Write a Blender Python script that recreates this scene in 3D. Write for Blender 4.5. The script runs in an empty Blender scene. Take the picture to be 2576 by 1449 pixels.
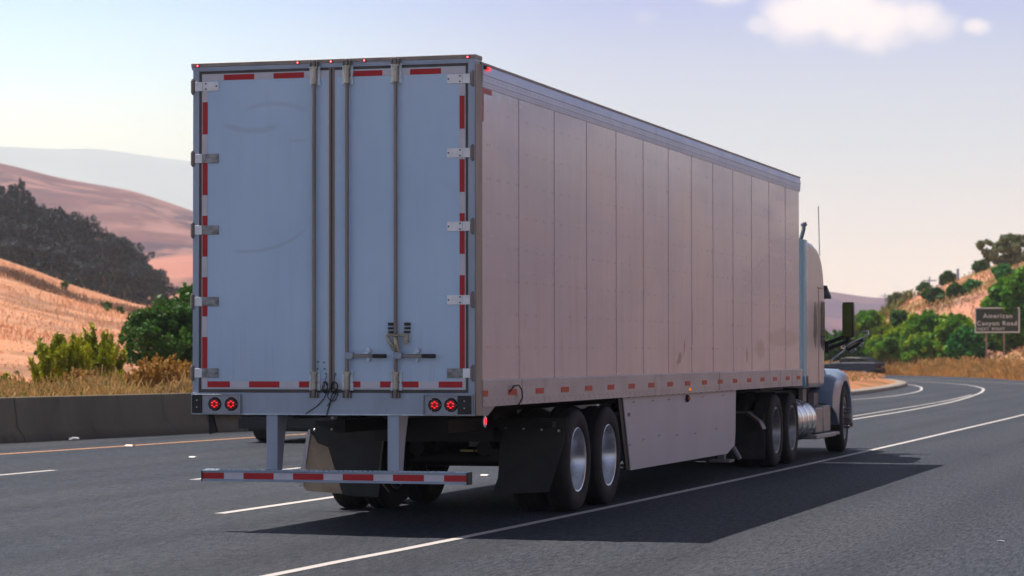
import bpy, bmesh, math, random
import numpy as np
from mathutils import Vector, Matrix
R = math.radians
sc = bpy.context.scene
# ------------------------------------------------------------------ camera
CX, CY, CZ, YAW, PIT, ROL, FPX = 7.9315, -21.9064, 1.5467, -0.2804, 0.0245, -0.0012, 6760.15
cam = bpy.data.cameras.new("camera")
cam.sensor_width = 36.0
cam.lens = FPX / 2575.0 * 36.0
cam.clip_start = 0.5
cam.clip_end = 30000
cam.dof.use_dof = True
cam.dof.focus_distance = 25.5
cam.dof.aperture_fstop = 4.2
co = bpy.data.objects.new("camera", cam)
sc.collection.objects.link(co)
fw = Vector((math.sin(YAW) * math.cos(PIT), math.cos(YAW) * math.cos(PIT), math.sin(PIT)))
r0 = Vector((math.cos(YAW), -math.sin(YAW), 0))
u0 = r0.cross(fw)
rr = r0 * math.cos(ROL) + u0 * math.sin(ROL)
uu = -r0 * math.sin(ROL) + u0 * math.cos(ROL)
mw = Matrix((rr, uu, -fw)).transposed().to_4x4()
mw.translation = Vector((CX, CY, CZ))
co.matrix_world = mw
sc.camera = co
# ------------------------------------------------------------------ light
SUN = Vector((-2.08, 0.33, 4.08)).normalized()
sl = bpy.data.lights.new("sun", 'SUN')
sl.energy = 5.0
sl.angle = R(0.5)
sl.color = (1.0, 0.93, 0.84)
so = bpy.data.objects.new("sun", sl)
sc.collection.objects.link(so)
so.rotation_euler = SUN.to_track_quat('Z', 'Y').to_euler()
so.location = (-40, 10, 80)

sc.view_settings.view_transform = 'Standard'
sc.view_settings.look = 'None'
sc.view_settings.exposure = 0.5
sc.view_settings.gamma = 1.0
sc.render.engine = 'CYCLES'
sc.cycles.max_bounces = 7
sc.cycles.volume_bounces = 1
sc.cycles.transparent_max_bounces = 12

world = bpy.data.worlds.new("World")
sc.world = world
world.use_nodes = True
wt = world.node_tree
wt.nodes.clear()


class NT:
    """small helper to write node trees"""
    def __init__(s, t): s.t = t
    def n(s, typ, **kw):
        nd = s.t.nodes.new(typ)
        for k, v in kw.items(): setattr(nd, k, v)
        return nd
    def put(s, sock, v):
        if hasattr(v, 'bl_rna') and hasattr(v, 'is_output'): s.t.links.new(v, sock)
        else:
            try: sock.default_value = v
            except Exception: sock.default_value = (v[0], v[1], v[2], 1.0)
    def math(s, op, a, b=None, c=None, clamp=False):
        nd = s.n('ShaderNodeMath', operation=op); nd.use_clamp = clamp
        s.put(nd.inputs[0], a)
        if b is not None: s.put(nd.inputs[1], b)
        if c is not None: s.put(nd.inputs[2], c)
        return nd.outputs[0]
    def vmath(s, op, a, b=None):
        nd = s.n('ShaderNodeVectorMath', operation=op)
        s.put(nd.inputs[0], a)
        if b is not None: s.put(nd.inputs[1], b)
        return nd.outputs['Value'] if op in ('DOT_PRODUCT', 'LENGTH', 'DISTANCE') else nd.outputs['Vector']
    def mix(s, f, a, b, blend='MIX'):
        nd = s.n('ShaderNodeMix', data_type='RGBA', blend_type=blend)
        s.put(nd.inputs[0], f); s.put(nd.inputs[6], a if not isinstance(a, tuple) else (*a[:3], 1)); s.put(nd.inputs[7], b if not isinstance(b, tuple) else (*b[:3], 1))
        return nd.outputs[2]
    def smooth(s, v, a, b):
        nd = s.n('ShaderNodeMapRange', interpolation_type='SMOOTHSTEP')
        s.put(nd.inputs[0], v); nd.inputs[1].default_value = a; nd.inputs[2].default_value = b
        return nd.outputs[0]
    def noise(s, vec, scale, detail=4, rough=0.55, vscale=None):
        if vscale is not None:
            mp = s.n('ShaderNodeMapping'); s.put(mp.inputs[0], vec); mp.inputs['Scale'].default_value = vscale; vec = mp.outputs[0]
        nd = s.n('ShaderNodeTexNoise'); s.put(nd.inputs['Vector'], vec)
        nd.inputs['Scale'].default_value = scale; nd.inputs['Detail'].default_value = detail; nd.inputs['Roughness'].default_value = rough
        return nd.outputs['Fac']
    def ramp(s, f, stops):
        nd = s.n('ShaderNodeValToRGB'); s.put(nd.inputs[0], f)
        cr = nd.color_ramp
        while len(cr.elements) < len(stops): cr.elements.new(0.5)
        for e, (p, c) in zip(cr.elements, stops):
            e.position = p; e.color = (c[0], c[1], c[2], 1) if not isinstance(c, (int, float)) else (c, c, c, 1)
        return nd.outputs[0]


W = NT(wt)
tc = W.n('ShaderNodeTexCoord').outputs['Generated']
dirv = W.vmath('NORMALIZE', tc)
sep = W.n('ShaderNodeSeparateXYZ'); W.put(sep.inputs[0], dirv)
zz = sep.outputs[2]
fwd = W.vmath('DOT_PRODUCT', dirv, (-0.277, 0.961, 0.0))
side = W.vmath('DOT_PRODUCT', dirv, (0.961, 0.277, 0.0))
SKF = [(0.0, (2.3, 1.05, .30)), (0.03, (2.0, 1.20, .50)), (0.0775, (.70, .68, .62)), (0.13, (.10, .20, .72)), (0.20, (.08, .16, .48)), (0.5, (.006, .020, .085)), (1.0, (.002, .009, .035))]
SKL = [(0.0, (2.2, 2.1, 1.2)), (0.0775, (2.2, 2.1, 1.2)), (0.105, (1.05, 1.5, 1.5)), (0.13, (.50, .98, 1.35)), (0.20, (.14, .26, .60)), (0.5, (.006, .020, .085)), (1.0, (.002, .009, .035))]
SKB = [(0.0, (.145, .235, .43)), (0.10, (.10, .21, .50)), (0.30, (.035, .10, .33)), (0.6, (.006, .022, .085)), (1.0, (.002, .009, .035))]
zc = W.math('MAXIMUM', zz, 0.0)
gf = W.ramp(zc, SKF)
gb = W.ramp(zc, SKB)
lr = W.smooth(side, -0.20, 0.06)
gl = W.ramp(zc, SKL)
gfr = W.mix(lr, gl, gf)
g = W.mix(W.smooth(fwd, 0.0, 0.85), gb, gfr)
# fair weather clouds: soft puffs given by direction
wn = W.noise(dirv, 26.0, 4, 0.6)
wv = W.noise(dirv, 70.0, 3, 0.6)
cl = None
def skydir(px, py):
    d = fw + rr * ((px - 1287.5) / FPX) - uu * ((py - 724.5) / FPX)
    return d.normalized()
PUFF = [(2050, 35, 115, 1.0), (2130, 20, 130, 1.0), (2215, 50, 125, 1.0), (2120, 62, 90, 1.0), (2300, 45, 95, .85), (2345, 60, 80, .6), (1912, 62, 38, .5), (2452, 66, 40, .75), (2195, 95, 60, .8), (1820, -22, 60, .6), (1625, 45, 30, .12)]
for (px, py, rad, amp) in PUFF:
    d = skydir(px, py)
    df = W.vmath('SUBTRACT', dirv, (d.x, d.y, d.z))
    mp = W.n('ShaderNodeVectorMath', operation='MULTIPLY'); W.put(mp.inputs[0], df); mp.inputs[1].default_value = (1, 1, 1.7)
    ds = W.vmath('LENGTH', mp.outputs[0])
    ds = W.math('ADD', W.math('DIVIDE', ds, rad / FPX), W.math('MULTIPLY_ADD', wn, 1.3, -0.65))
    ds = W.math('ADD', ds, W.math('MULTIPLY_ADD', wv, 0.6, -0.3))
    v = W.math('MULTIPLY', W.math('SUBTRACT', 1.0, W.smooth(ds, 0.35, 1.30)), amp)
    cl = v if cl is None else W.math('MAXIMUM', cl, v)
g = W.mix(cl, g, (1.45, 1.15, 1.0))
sky = W.n('ShaderNodeTexSky', sky_type='NISHITA')
sky.sun_disc = False
sky.sun_elevation = math.asin(SUN.z)
sky.sun_rotation = math.atan2(SUN.x, SUN.y)
g10 = W.vmath('SCALE', g); g10.node.inputs['Scale'].default_value = 10.0
wcol = W.mix(0.06, g10, sky.outputs[0])
bg = W.n('ShaderNodeBackground'); W.put(bg.inputs[0], wcol); bg.inputs[1].default_value = 0.1
wo = W.n('ShaderNodeOutputWorld'); wt.links.new(bg.outputs[0], wo.inputs[0])

# ------------------------------------------------------------------ helpers
RNG = random.Random(7)
NP = np.random.RandomState(11)


def tag(o, label=None, cat=None, group=None, kind=None):
    if label: o['label'] = label
    if cat: o['category'] = cat
    if group: o['group'] = group
    if kind: o['kind'] = kind
    return o


def thing(name, loc, label, cat, group=None, rz=0.0):
    o = bpy.data.objects.new(name, None)
    o.empty_display_size = 0.3
    sc.collection.objects.link(o)
    o.location = loc
    o.rotation_euler = (0, 0, rz)
    tag(o, label, cat, group)
    return o


def root_of(o):
    while o.parent: o = o.parent
    return o


def link(o, parent=None, local=False):
    """parent without moving: meshes written in scene coordinates stay put"""
    sc.collection.objects.link(o)
    if parent is not None:
        o.parent = parent
        if parent.type == 'EMPTY' and not local:
            o.matrix_parent_inverse = (Matrix.Translation(parent.location) @ parent.rotation_euler.to_matrix().to_4x4()).inverted()
    return o


class MB:
    def __init__(s):
        s.bm = bmesh.new(); s.mi = 0
    def f(s, vs):
        try:
            fc = s.bm.faces.new(vs); fc.material_index = s.mi; return fc
        except ValueError: return None
    def box(s, x0, x1, y0, y1, z0, z1, rot=None, piv=None):
        c = [(x0, y0, z0), (x1, y0, z0), (x1, y1, z0), (x0, y1, z0), (x0, y0, z1), (x1, y0, z1), (x1, y1, z1), (x0, y1, z1)]
        if rot is not None:
            p = Vector(piv); c = [rot @ (Vector(q) - p) + p for q in c]
        v = [s.bm.verts.new(q) for q in c]
        for i in ((0, 3, 2, 1), (4, 5, 6, 7), (0, 1, 5, 4), (1, 2, 6, 5), (2, 3, 7, 6), (3, 0, 4, 7)): s.f([v[k] for k in i])
        return s
    def prism(s, pts, ax, a, b):
        """pts: 2D outline in the two other axes (in x,y,z order); extruded a..b along ax"""
        def P(p, t):
            l = list(p); l.insert(ax, t); return l
        A = [s.bm.verts.new(P(p, a)) for p in pts]; B = [s.bm.verts.new(P(p, b)) for p in pts]
        s.f(A[::-1]); s.f(B)
        n = len(pts)
        for i in range(n): s.f([A[i], A[(i + 1) % n], B[(i + 1) % n], B[i]])
        return s
    def loft(s, rings, closed=True, caps=True):
        V = [[s.bm.verts.new(p) for p in r] for r in rings]
        n = len(rings[0])
        for k in range(len(V) - 1):
            for i in range(n if closed else n - 1): s.f([V[k][i], V[k][(i + 1) % n], V[k + 1][(i + 1) % n], V[k + 1][i]])
        if caps: s.f(V[0][::-1]); s.f(V[-1])
        return s
    def tube(s, pts, r, n=8, caps=True):
        pts = [Vector(p) for p in pts]
        rad = r if isinstance(r, (list, tuple)) else [r] * len(pts)
        rings = []
        up = Vector((0, 0, 1))
        for i, p in enumerate(pts):
            d = (pts[min(i + 1, len(pts) - 1)] - pts[max(i - 1, 0)]).normalized()
            a = d.cross(up)
            if a.length < 0.1: a = d.cross(Vector((1, 0, 0)))
            a.normalize(); b = d.cross(a).normalized()
            if i and a.dot(pa) < 0: a = -a; b = -b
            pa = a
            rings.append([p + (a * math.cos(t) + b * math.sin(t)) * rad[i] for t in [2 * math.pi * k / n for k in range(n)]])
        return s.loft(rings, True, caps)
    def cyl(s, c, ax, r, h, n=20, r2=None):
        c = Vector(c); d = Vector((0, 0, 0)); d[ax] = h / 2
        return s.tube([c - d, c + d], [r, r2 if r2 is not None else r], n)
    def lathe(s, prof, c, ax=0, n=40):
        """prof: (radius, offset along ax)"""
        c = Vector(c); o = [i for i in (0, 1, 2) if i != ax]
        rings = []
        for (r, a) in prof:
            ring = []
            for k in range(n):
                t = 2 * math.pi * k / n
                p = c.copy(); p[ax] += a; p[o[0]] += r * math.cos(t); p[o[1]] += r * math.sin(t)
                ring.append(p)
            rings.append(ring)
        return s.loft(rings, True, False)
    def sphere(s, c, r, sub=2, sc3=(1, 1, 1)):
        m = Matrix.Translation(c) @ Matrix.Diagonal((r * sc3[0], r * sc3[1], r * sc3[2], 1))
        q = bmesh.ops.create_icosphere(s.bm, subdivisions=sub, radius=1.0, matrix=m)
        for v in q['verts']:
            for fc in v.link_faces: fc.material_index = s.mi
        return s
    def islands(s):
        s.bm.verts.ensure_lookup_table(); seen = set(); out = []
        for v in s.bm.verts:
            if v.index in seen: continue
            st = [v]; comp = []; seen.add(v.index)
            while st:
                q = st.pop(); comp.append(q)
                for e in q.link_edges:
                    w = e.other_vert(q)
                    if w.index not in seen: seen.add(w.index); st.append(w)
            out.append(comp)
        return out
    def build_each(s, name, mats, parent=None, **kw):
        """every loose piece becomes an object of its own"""
        s.bm.verts.index_update(); res = []
        for comp in s.islands():
            m2 = MB(); mp = {v: m2.bm.verts.new(v.co) for v in comp}
            for fc in {f for v in comp for f in v.link_faces}:
                nf = m2.bm.faces.new([mp[v] for v in fc.verts]); nf.material_index = fc.material_index
            res.append(m2.build(name, mats, parent, **kw))
        s.bm.free(); return res
    def build(s, name, mats, parent=None, bevel=0, smooth=0.6, local=False, loc=None, seg=2):
        me = bpy.data.meshes.new(name)
        bmesh.ops.recalc_face_normals(s.bm, faces=s.bm.faces)
        s.bm.to_mesh(me); s.bm.free()
        for m in (mats if isinstance(mats, (list, tuple)) else [mats]): me.materials.append(m)
        me.shade_smooth(); me.set_sharp_from_angle(angle=smooth)
        o = bpy.data.objects.new(name, me)
        link(o, parent, local)
        if loc is not None: o.location = loc
        if bevel:
            md = o.modifiers.new("bevel", 'BEVEL'); md.width = bevel; md.segments = seg; md.limit_method = 'ANGLE'; md.angle_limit = R(40)
            md.harden_normals = False
        return o


def raw(name, verts, faces, mats, parent=None, mi=None, local=False, smooth=False):
    me = bpy.data.meshes.new(name)
    verts = np.asarray(verts, dtype=np.float32)
    faces = np.asarray(faces, dtype=np.int32)
    k = faces.shape[1]
    me.vertices.add(len(verts)); me.vertices.foreach_set('co', verts.ravel())
    me.loops.add(faces.size); me.loops.foreach_set('vertex_index', faces.ravel())
    me.polygons.add(len(faces)); me.polygons.foreach_set('loop_start', np.arange(0, faces.size, k, dtype=np.int32))
    me.polygons.foreach_set('loop_total', np.full(len(faces), k, dtype=np.int32))
    for m in (mats if isinstance(mats, (list, tuple)) else [mats]): me.materials.append(m)
    if mi is not None: me.polygons.foreach_set('material_index', np.asarray(mi, dtype=np.int32))
    me.update(calc_edges=True); me.validate()
    if smooth: me.shade_smooth()
    o = bpy.data.objects.new(name, me)
    return link(o, parent, local)


def pbsdf(name):
    m = bpy.data.materials.new(name); m.use_nodes = True
    t = m.node_tree; b = t.nodes['Principled BSDF']
    return m, NT(t), b


def mat(name, col, rough=0.5, metal=0.0, var=0.0, vscale=3.0, stretch=None, bump=0.0, bscale=40.0, col2=None, emit=None, spec=None, rvar=0.0, coat=0.0):
    m, N, b = pbsdf(name)
    b.inputs['Base Color'].default_value = (*col, 1)
    b.inputs['Roughness'].default_value = rough
    b.inputs['Metallic'].default_value = metal
    if spec is not None: b.inputs['Specular IOR Level'].default_value = spec
    if coat: b.inputs['Coat Weight'].default_value = coat; b.inputs['Coat Roughness'].default_value = 0.1
    v = N.n('ShaderNodeTexCoord').outputs['Object']
    if var:
        f = N.noise(v, vscale, 6, 0.6, stretch)
        f = N.smooth(f, 0.3, 0.7)
        c2 = col2 if col2 else tuple(c * (1 - var) for c in col)
        N.put(b.inputs['Base Color'], N.mix(f, c2, col))
    if rvar:
        f = N.noise(v, vscale * 1.7, 5, 0.6, stretch)
        N.put(b.inputs['Roughness'], N.math('MULTIPLY_ADD', f, rvar, rough - rvar * .5))
    if bump:
        bp = N.n('ShaderNodeBump'); bp.inputs['Strength'].default_value = bump; bp.inputs['Distance'].default_value = 0.01
        N.put(bp.inputs['Height'], N.noise(v, bscale, 5, 0.6)); N.put(b.inputs['Normal'], bp.outputs[0])
    if emit:
        b.inputs['Emission Color'].default_value = (*emit[:3], 1); b.inputs['Emission Strength'].default_value = emit[3]
    return m


def catmull(pts, step=1.0):
    pts = [Vector((*p, 0)) for p in pts]
    P = [pts[0] * 2 - pts[1]] + pts + [pts[-1] * 2 - pts[-2]]
    out = []
    for i in range(1, len(P) - 2):
        a, b, c, d = P[i - 1], P[i], P[i + 1], P[i + 2]
        n = max(2, int((c - b).length / step))
        for k in range(n):
            t = k / n
            out.append(0.5 * ((2 * b) + (c - a) * t + (2 * a - 5 * b + 4 * c - d) * t * t + (3 * b - a - 3 * c + d) * t ** 3))
    out.append(pts[-1])
    return [(p.x, p.y) for p in out]


def strip(path, w0, w1, z=0.0):
    """ribbon verts along a path between lateral offsets w0 and w1 (right is +)"""
    V = []; F = []
    for i, (x, y) in enumerate(path):
        a = path[max(i - 1, 0)]; b = path[min(i + 1, len(path) - 1)]
        d = Vector((b[0] - a[0], b[1] - a[1])).normalized(); n = Vector((d.y, -d.x))
        V.append((x + n.x * w0, y + n.y * w0, z)); V.append((x + n.x * w1, y + n.y * w1, z))
        if i: F.append((2 * i - 2, 2 * i - 1, 2 * i + 1, 2 * i))
    return V, F


# view-fan coordinates (u: horizontal angle as pixels of a 2575 wide frame, D: metres ahead); only a way of writing map positions
FH = Vector((math.sin(YAW), math.cos(YAW), 0)); RH = Vector((math.cos(YAW), -math.sin(YAW), 0))
HZ = 890.0
def uD(u, D):
    p = Vector((CX, CY, 0)) + FH * D + RH * (D * (u - 1287.5) / FPX)
    return p.x, p.y
def zpx(y, D): return CZ + (HZ - y) / FPX * D
def interp(tab, x): return float(np.interp(x, [t[0] for t in tab], [t[1] for t in tab]))
def sinterp(tab, x):
    """smooth interpolation of a table"""
    w = 25.0
    return (interp(tab, x - w) + 2 * interp(tab, x) + interp(tab, x + w)) / 4
_pn = [(RNG.uniform(0, 6.28), RNG.uniform(0, 6.28), RNG.uniform(0, 6.28), k) for k in range(24)]
def fbm(x, y, s):
    v = 0; a = 1
    for i in range(5):
        ph = _pn[i * 3]; ph2 = _pn[i * 3 + 1]; ph3 = _pn[i * 3 + 2]
        f = s * 1.93 ** i
        v += a * (math.sin(x * f + ph[0] + 1.7 * math.sin(y * f * .7 + ph[1])) * math.sin(y * f * 1.13 + ph2[0] + 1.3 * math.sin(x * f * .8 + ph2[1])) + .3 * math.sin((x + y) * f * 1.9 + ph3[0]))
        a *= .5
    return v
# ------------------------------------------------------------------ ground materials
def ground_mat(name, base, alts, big=0.02, detail=1.0, rough=0.95, stretch=None, bump=0.6):
    m, N, b = pbsdf(name)
    v = N.n('ShaderNodeTexCoord').outputs['Object']
    c = base
    for i, (col, scale, lo, hi, amt) in enumerate(alts):
        f = N.smooth(N.noise(v, scale, 7, 0.62, stretch), lo, hi)
        c = N.mix(N.math('MULTIPLY', f, amt), c, col)
    N.put(b.inputs['Base Color'], c)
    b.inputs['Roughness'].default_value = rough
    b.inputs['Specular IOR Level'].default_value = 0.15
    bp = N.n('ShaderNodeBump'); bp.inputs['Strength'].default_value = bump; bp.inputs['Distance'].default_value = 0.15 / max(detail, .01)
    N.put(bp.inputs['Height'], N.noise(v, detail, 8, 0.65)); N.put(b.inputs['Normal'], bp.outputs[0])
    return m

M_ground = ground_mat('dry_earth', (.33, .20, .12), [((.20, .15, .08), .05, .4, .7, .8), ((.40, .25, .16), .3, .45, .65, .7)], detail=2)
M_slope = ground_mat('dry_grass_slope', (.66, .315, .17), [((.52, .26, .15), .06, .35, .65, .8), ((.74, .40, .26), .35, .45, .7, .6), ((.19, .11, .075), .045, .55, .64, .8), ((.22, .13, .09), .16, .55, .64, .65), ((.15, .13, .075), .4, .62, .70, .6), ((.12, .12, .06), 1.3, .64, .72, .5)], detail=1.2, stretch=(1.0, .28, 1.0))
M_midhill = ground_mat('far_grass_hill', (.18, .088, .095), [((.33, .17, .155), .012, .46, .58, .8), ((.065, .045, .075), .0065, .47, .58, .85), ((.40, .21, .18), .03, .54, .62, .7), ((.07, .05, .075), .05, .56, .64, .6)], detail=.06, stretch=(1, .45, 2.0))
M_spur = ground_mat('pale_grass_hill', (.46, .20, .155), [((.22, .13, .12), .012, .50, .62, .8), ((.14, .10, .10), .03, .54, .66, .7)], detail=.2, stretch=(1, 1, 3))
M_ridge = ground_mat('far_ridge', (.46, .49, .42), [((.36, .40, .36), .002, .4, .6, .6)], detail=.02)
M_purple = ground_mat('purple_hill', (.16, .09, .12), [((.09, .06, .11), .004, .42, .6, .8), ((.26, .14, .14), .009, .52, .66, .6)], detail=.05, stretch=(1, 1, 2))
M_bank = ground_mat('rocky_slope', (.56, .24, .145), [((.22, .12, .10), .045, .46, .58, .9), ((.56, .28, .19), .22, .48, .7, .6), ((.24, .20, .06), .07, .50, .60, .8), ((.16, .10, .085), .3, .55, .66, .6), ((.11, .12, .03), .8, .6, .7, .6)], detail=1.0, stretch=(1.0, .35, 1.0))
M_scrub = ground_mat('scrub_slope', (.20, .135, .145), [((.12, .095, .09), .05, .42, .6, .8), ((.26, .17, .17), .12, .5, .66, .6), ((.08, .075, .06), .3, .52, .62, .6)], detail=1)
M_island = ground_mat('bare_dirt', (.44, .19, .09), [((.24, .12, .055), .35, .46, .60, .85), ((.15, .13, .035), .5, .56, .66, .7), ((.54, .28, .17), 1.5, .5, .7, .6)], detail=2)


def asphalt():
    m, N, b = pbsdf('asphalt')
    v = N.n('ShaderNodeTexCoord').outputs['Object']
    c = N.mix(N.smooth(N.noise(v, .25, 5, .6, (1.6, .35, 1)), .35, .65), (.040, .048, .066), (.058, .062, .074))
    # wheel paths and long worn streaks along the lanes
    st = N.smooth(N.noise(v, 1.0, 4, .6, (1.1, .03, 1)), .42, .62)
    c = N.mix(N.math('MULTIPLY', st, .35), c, (.026, .029, .036))
    # stones
    sp = N.noise(v, 42, 3, .8)
    c = N.mix(N.smooth(sp, .53, .66), c, (.135, .14, .155))
    c = N.mix(N.smooth(sp, .47, .36), c, (.008, .009, .012))
    sp2 = N.noise(v, 110, 2, .7)
    c = N.mix(N.math('MULTIPLY', N.smooth(sp2, .60, .70), .8), c, (.30, .30, .31))
    # coarse rolled grain drawn out along the lanes
    gr = N.noise(v, 1.0, 3, .75, (34, 3.6, 1))
    c = N.mix(N.math('MULTIPLY', N.smooth(gr, .50, .68), .55), c, (.115, .12, .135))
    c = N.mix(N.math('MULTIPLY', N.smooth(gr, .50, .34), .65), c, (.010, .011, .015))
    # tyre tracks and oil drip line in every lane
    sx0 = N.n('ShaderNodeSeparateXYZ'); N.put(sx0.inputs[0], v)
    ln = N.math('FRACT', N.math('DIVIDE', N.math('ADD', sx0.outputs[0], 1.95 + 30.6), 3.06))
    wp = N.math('ABSOLUTE', N.math('SUBTRACT', N.math('ABSOLUTE', N.math('SUBTRACT', ln, .5)), .27))
    tk = N.math('SUBTRACT', 1.0, N.smooth(wp, .03, .13))
    c = N.mix(N.math('MULTIPLY', N.math('MULTIPLY', tk, N.noise(v, .15, 3, .6)), .45), c, (.027, .030, .038))
    # sealed cracks
    wv = N.noise(v, .5, 4, .6)
    sx = N.n('ShaderNodeSeparateXYZ'); N.put(sx.inputs[0], v)
    xx = N.math('ADD', sx.outputs[0], N.math('MULTIPLY', wv, .35))
    for (x0, lo) in ((-3.72, .5), (-6.55, .47), (3.5, .52), (-9.6, .5)):
        dd = N.math('ABSOLUTE', N.math('SUBTRACT', xx, x0 + .17))
        k = N.math('SUBTRACT', 1.0, N.smooth(dd, .012, .035))
        seg = N.smooth(N.noise(v, .3, 3, .6, (.4, 1, 1)), lo, lo + .08)
        c = N.mix(N.math('MULTIPLY', N.math('MULTIPLY', k, seg), .75), c, (.02, .02, .022))
    N.put(b.inputs['Base Color'], c)
    b.inputs['Roughness'].default_value = 0.66
    b.inputs['Specular IOR Level'].default_value = 0.10
    bp = N.n('ShaderNodeBump'); bp.inputs['Strength'].default_value = .9; bp.inputs['Distance'].default_value = .008
    N.put(bp.inputs['Height'], N.noise(v, 38, 4, .75)); N.put(b.inputs['Normal'], bp.outputs[0])
    return m
M_asph = asphalt()


def paint(name, col, wear=.45):
    m, N, b = pbsdf(name)
    v = N.n('ShaderNodeTexCoord').outputs['Object']
    f = N.smooth(N.noise(v, 22, 6, .75), wear - .12, wear + .02)
    N.put(b.inputs['Base Color'], N.mix(f, (.10, .10, .10), col))
    b.inputs['Roughness'].default_value = .6
    return m
M_white = paint('road_paint_white', (.58, .53, .50), .40)
M_yellow = paint('road_paint_yellow', (.75, .36, .14), .42)

# ------------------------------------------------------------------ terrain
def heightfield(name, us, Ds, zf, m, kind='structure', smooth=True):
    V = []; F = []
    nu, nd = len(us), len(Ds)
    for j, D in enumerate(Ds):
        for i, u in enumerate(us):
            Dd = D(u) if callable(D) else D
            x, y = uD(u, Dd); V.append((x, y, zf(u, Dd)))
    for j in range(nd - 1):
        for i in range(nu - 1):
            a = j * nu + i; F.append((a, a + 1, a + nu + 1, a + nu))
    o = raw(name, V, F, m, smooth=smooth)
    o['kind'] = kind
    return o

# wide flat ground under everything, out to the horizon
gv = []; gf_ = []
radii = [0, 30, 80, 150, 300, 700, 1500, 3000, 6000, 12600]
for r in radii:
    for k in range(64):
        a = 2 * math.pi * k / 64; gv.append((CX + r * math.cos(a), 60 + r * math.sin(a), -0.06 if r < 400 else -0.5))
for j in range(len(radii) - 1):
    for k in range(64): gf_.append((j * 64 + k, j * 64 + (k + 1) % 64, (j + 1) * 64 + (k + 1) % 64, (j + 1) * 64 + k))
raw('ground', gv, gf_, M_ground)['kind'] = 'structure'

C1 = [(-800, 440), (-300, 540), (0, 648), (60, 668), (120, 692), (200, 722), (280, 745), (360, 768), (440, 786), (520, 800), (700, 835), (900, 865), (1200, 884)]
def slope_d0(u): return 47.4 + .0107 * u if u < 600 else 53.8 + .022 * (u - 600)
def z_slope(u, D):
    yc = sinterp(C1, u)
    d0 = slope_d0(u)
    g = (1 / d0 - 1 / D) / (1 / d0 - 1 / 400.0)
    z0 = 0.36
    if D <= 400:
        yb = HZ - (z0 - CZ) / d0 * FPX
        y = yb + (yc - yb) * g
        x, yy = uD(u, D)
        z = CZ + (HZ - y) / FPX * D
        k = min(1, (D - d0) / 60.0) * min(1.0, max(0.0, (400 - D) / 120.0) + .25)
        return max(z + fbm(x, yy, .06) * .28 * k + fbm(x, yy, .35) * .06, -.05)
    zc = CZ + (HZ - yc) / FPX * 400
    return zc - (D - 400) * .045
def ds(k):
    def f(u):
        d0 = slope_d0(u)
        return d0 + (400 - d0) * k
    return f
ks = [0, .01, .025, .045, .07, .1, .14, .18, .23, .29, .35, .42, .5, .58, .66, .74, .82, .9, .96, 1.0]
Dl = [ds(k) for k in ks] + [420, 450, 500, 600]
heightfield('hillside', [-800 + 20 * i for i in range(101)], Dl, z_slope, M_slope)

def ridge(name, tab, D0, D1, D2, m, us, amp, fs, base=-1.0):
    def zf(u, D):
        yc = sinterp(tab, u); h = zpx(yc, D1)
        x, y = uD(u, D)
        if D <= D1:
            t = (D - D0) / (D1 - D0); s = t ** .85
            z = base + (h - base) * s
            k = math.sin(math.pi * min(1, t)) ** .7
            return z + amp * k * fbm(x, y, fs)
        t = (D - D1) / (D2 - D1)
        return h * (1 - t) + base * t
    Ds = [D0 + (D1 - D0) * k / 26 for k in range(27)] + [D1 + (D2 - D1) * k / 4 for k in range(1, 5)]
    return heightfield(name, us, Ds, zf, m)
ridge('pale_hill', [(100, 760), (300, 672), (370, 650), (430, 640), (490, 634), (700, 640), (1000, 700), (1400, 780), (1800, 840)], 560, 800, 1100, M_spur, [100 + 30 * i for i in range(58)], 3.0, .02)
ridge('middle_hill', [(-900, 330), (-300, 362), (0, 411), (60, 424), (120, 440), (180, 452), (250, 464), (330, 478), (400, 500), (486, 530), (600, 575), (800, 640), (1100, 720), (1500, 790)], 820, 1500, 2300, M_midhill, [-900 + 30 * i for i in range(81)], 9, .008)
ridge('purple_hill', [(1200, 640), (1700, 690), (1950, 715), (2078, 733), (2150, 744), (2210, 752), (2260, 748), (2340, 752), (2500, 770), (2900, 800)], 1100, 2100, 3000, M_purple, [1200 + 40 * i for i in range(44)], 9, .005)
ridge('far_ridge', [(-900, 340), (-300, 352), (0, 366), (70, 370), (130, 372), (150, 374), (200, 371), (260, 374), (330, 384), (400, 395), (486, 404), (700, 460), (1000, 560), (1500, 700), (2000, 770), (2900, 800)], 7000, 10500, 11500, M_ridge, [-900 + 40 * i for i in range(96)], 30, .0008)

DB = [(1700, 205), (2100, 202), (2230, 197), (2300, 193), (2400, 181), (2500, 169), (2575, 153), (2750, 128), (3000, 105), (3300, 90)]
CR = [(1700, 885), (2000, 880), (2130, 866), (2190, 832), (2228, 795), (2258, 768), (2300, 746), (2350, 723), (2400, 706), (2450, 690), (2500, 672), (2575, 640), (2700, 600), (3000, 540), (3300, 500)]
def z_bank(u, D):
    d0 = interp(DB, u) + 1.0
    h = zpx(sinterp(CR, u), 300)
    x, y = uD(u, D)
    if D < d0: return -.04
    if D < d0 + 9: return -.04 + .62 * ((D - d0) / 9) + fbm(x, y, .4) * .04
    if D <= 300:
        t = (D - d0 - 9) / (291 - d0)
        return .58 + (h - .58) * t ** 1.15 + fbm(x, y, .05) * .9 * math.sin(math.pi * t) + fbm(x, y, .3) * .15 * (t > 0)
    return h - (D - 300) * .02
def dsb(k):
    def f(u):
        d0 = interp(DB, u) + .6
        return d0 + (300 - d0) * k
    return f
heightfield('rocky_hillside', [1700 + 16 * i for i in range(101)], [dsb(k) for k in (0, .01, .03, .05, .08, .11, .15, .2, .26, .32, .38, .45, .52, .6, .68, .76, .84, .92, 1)] + [320, 360, 450], z_bank, M_bank)

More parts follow.
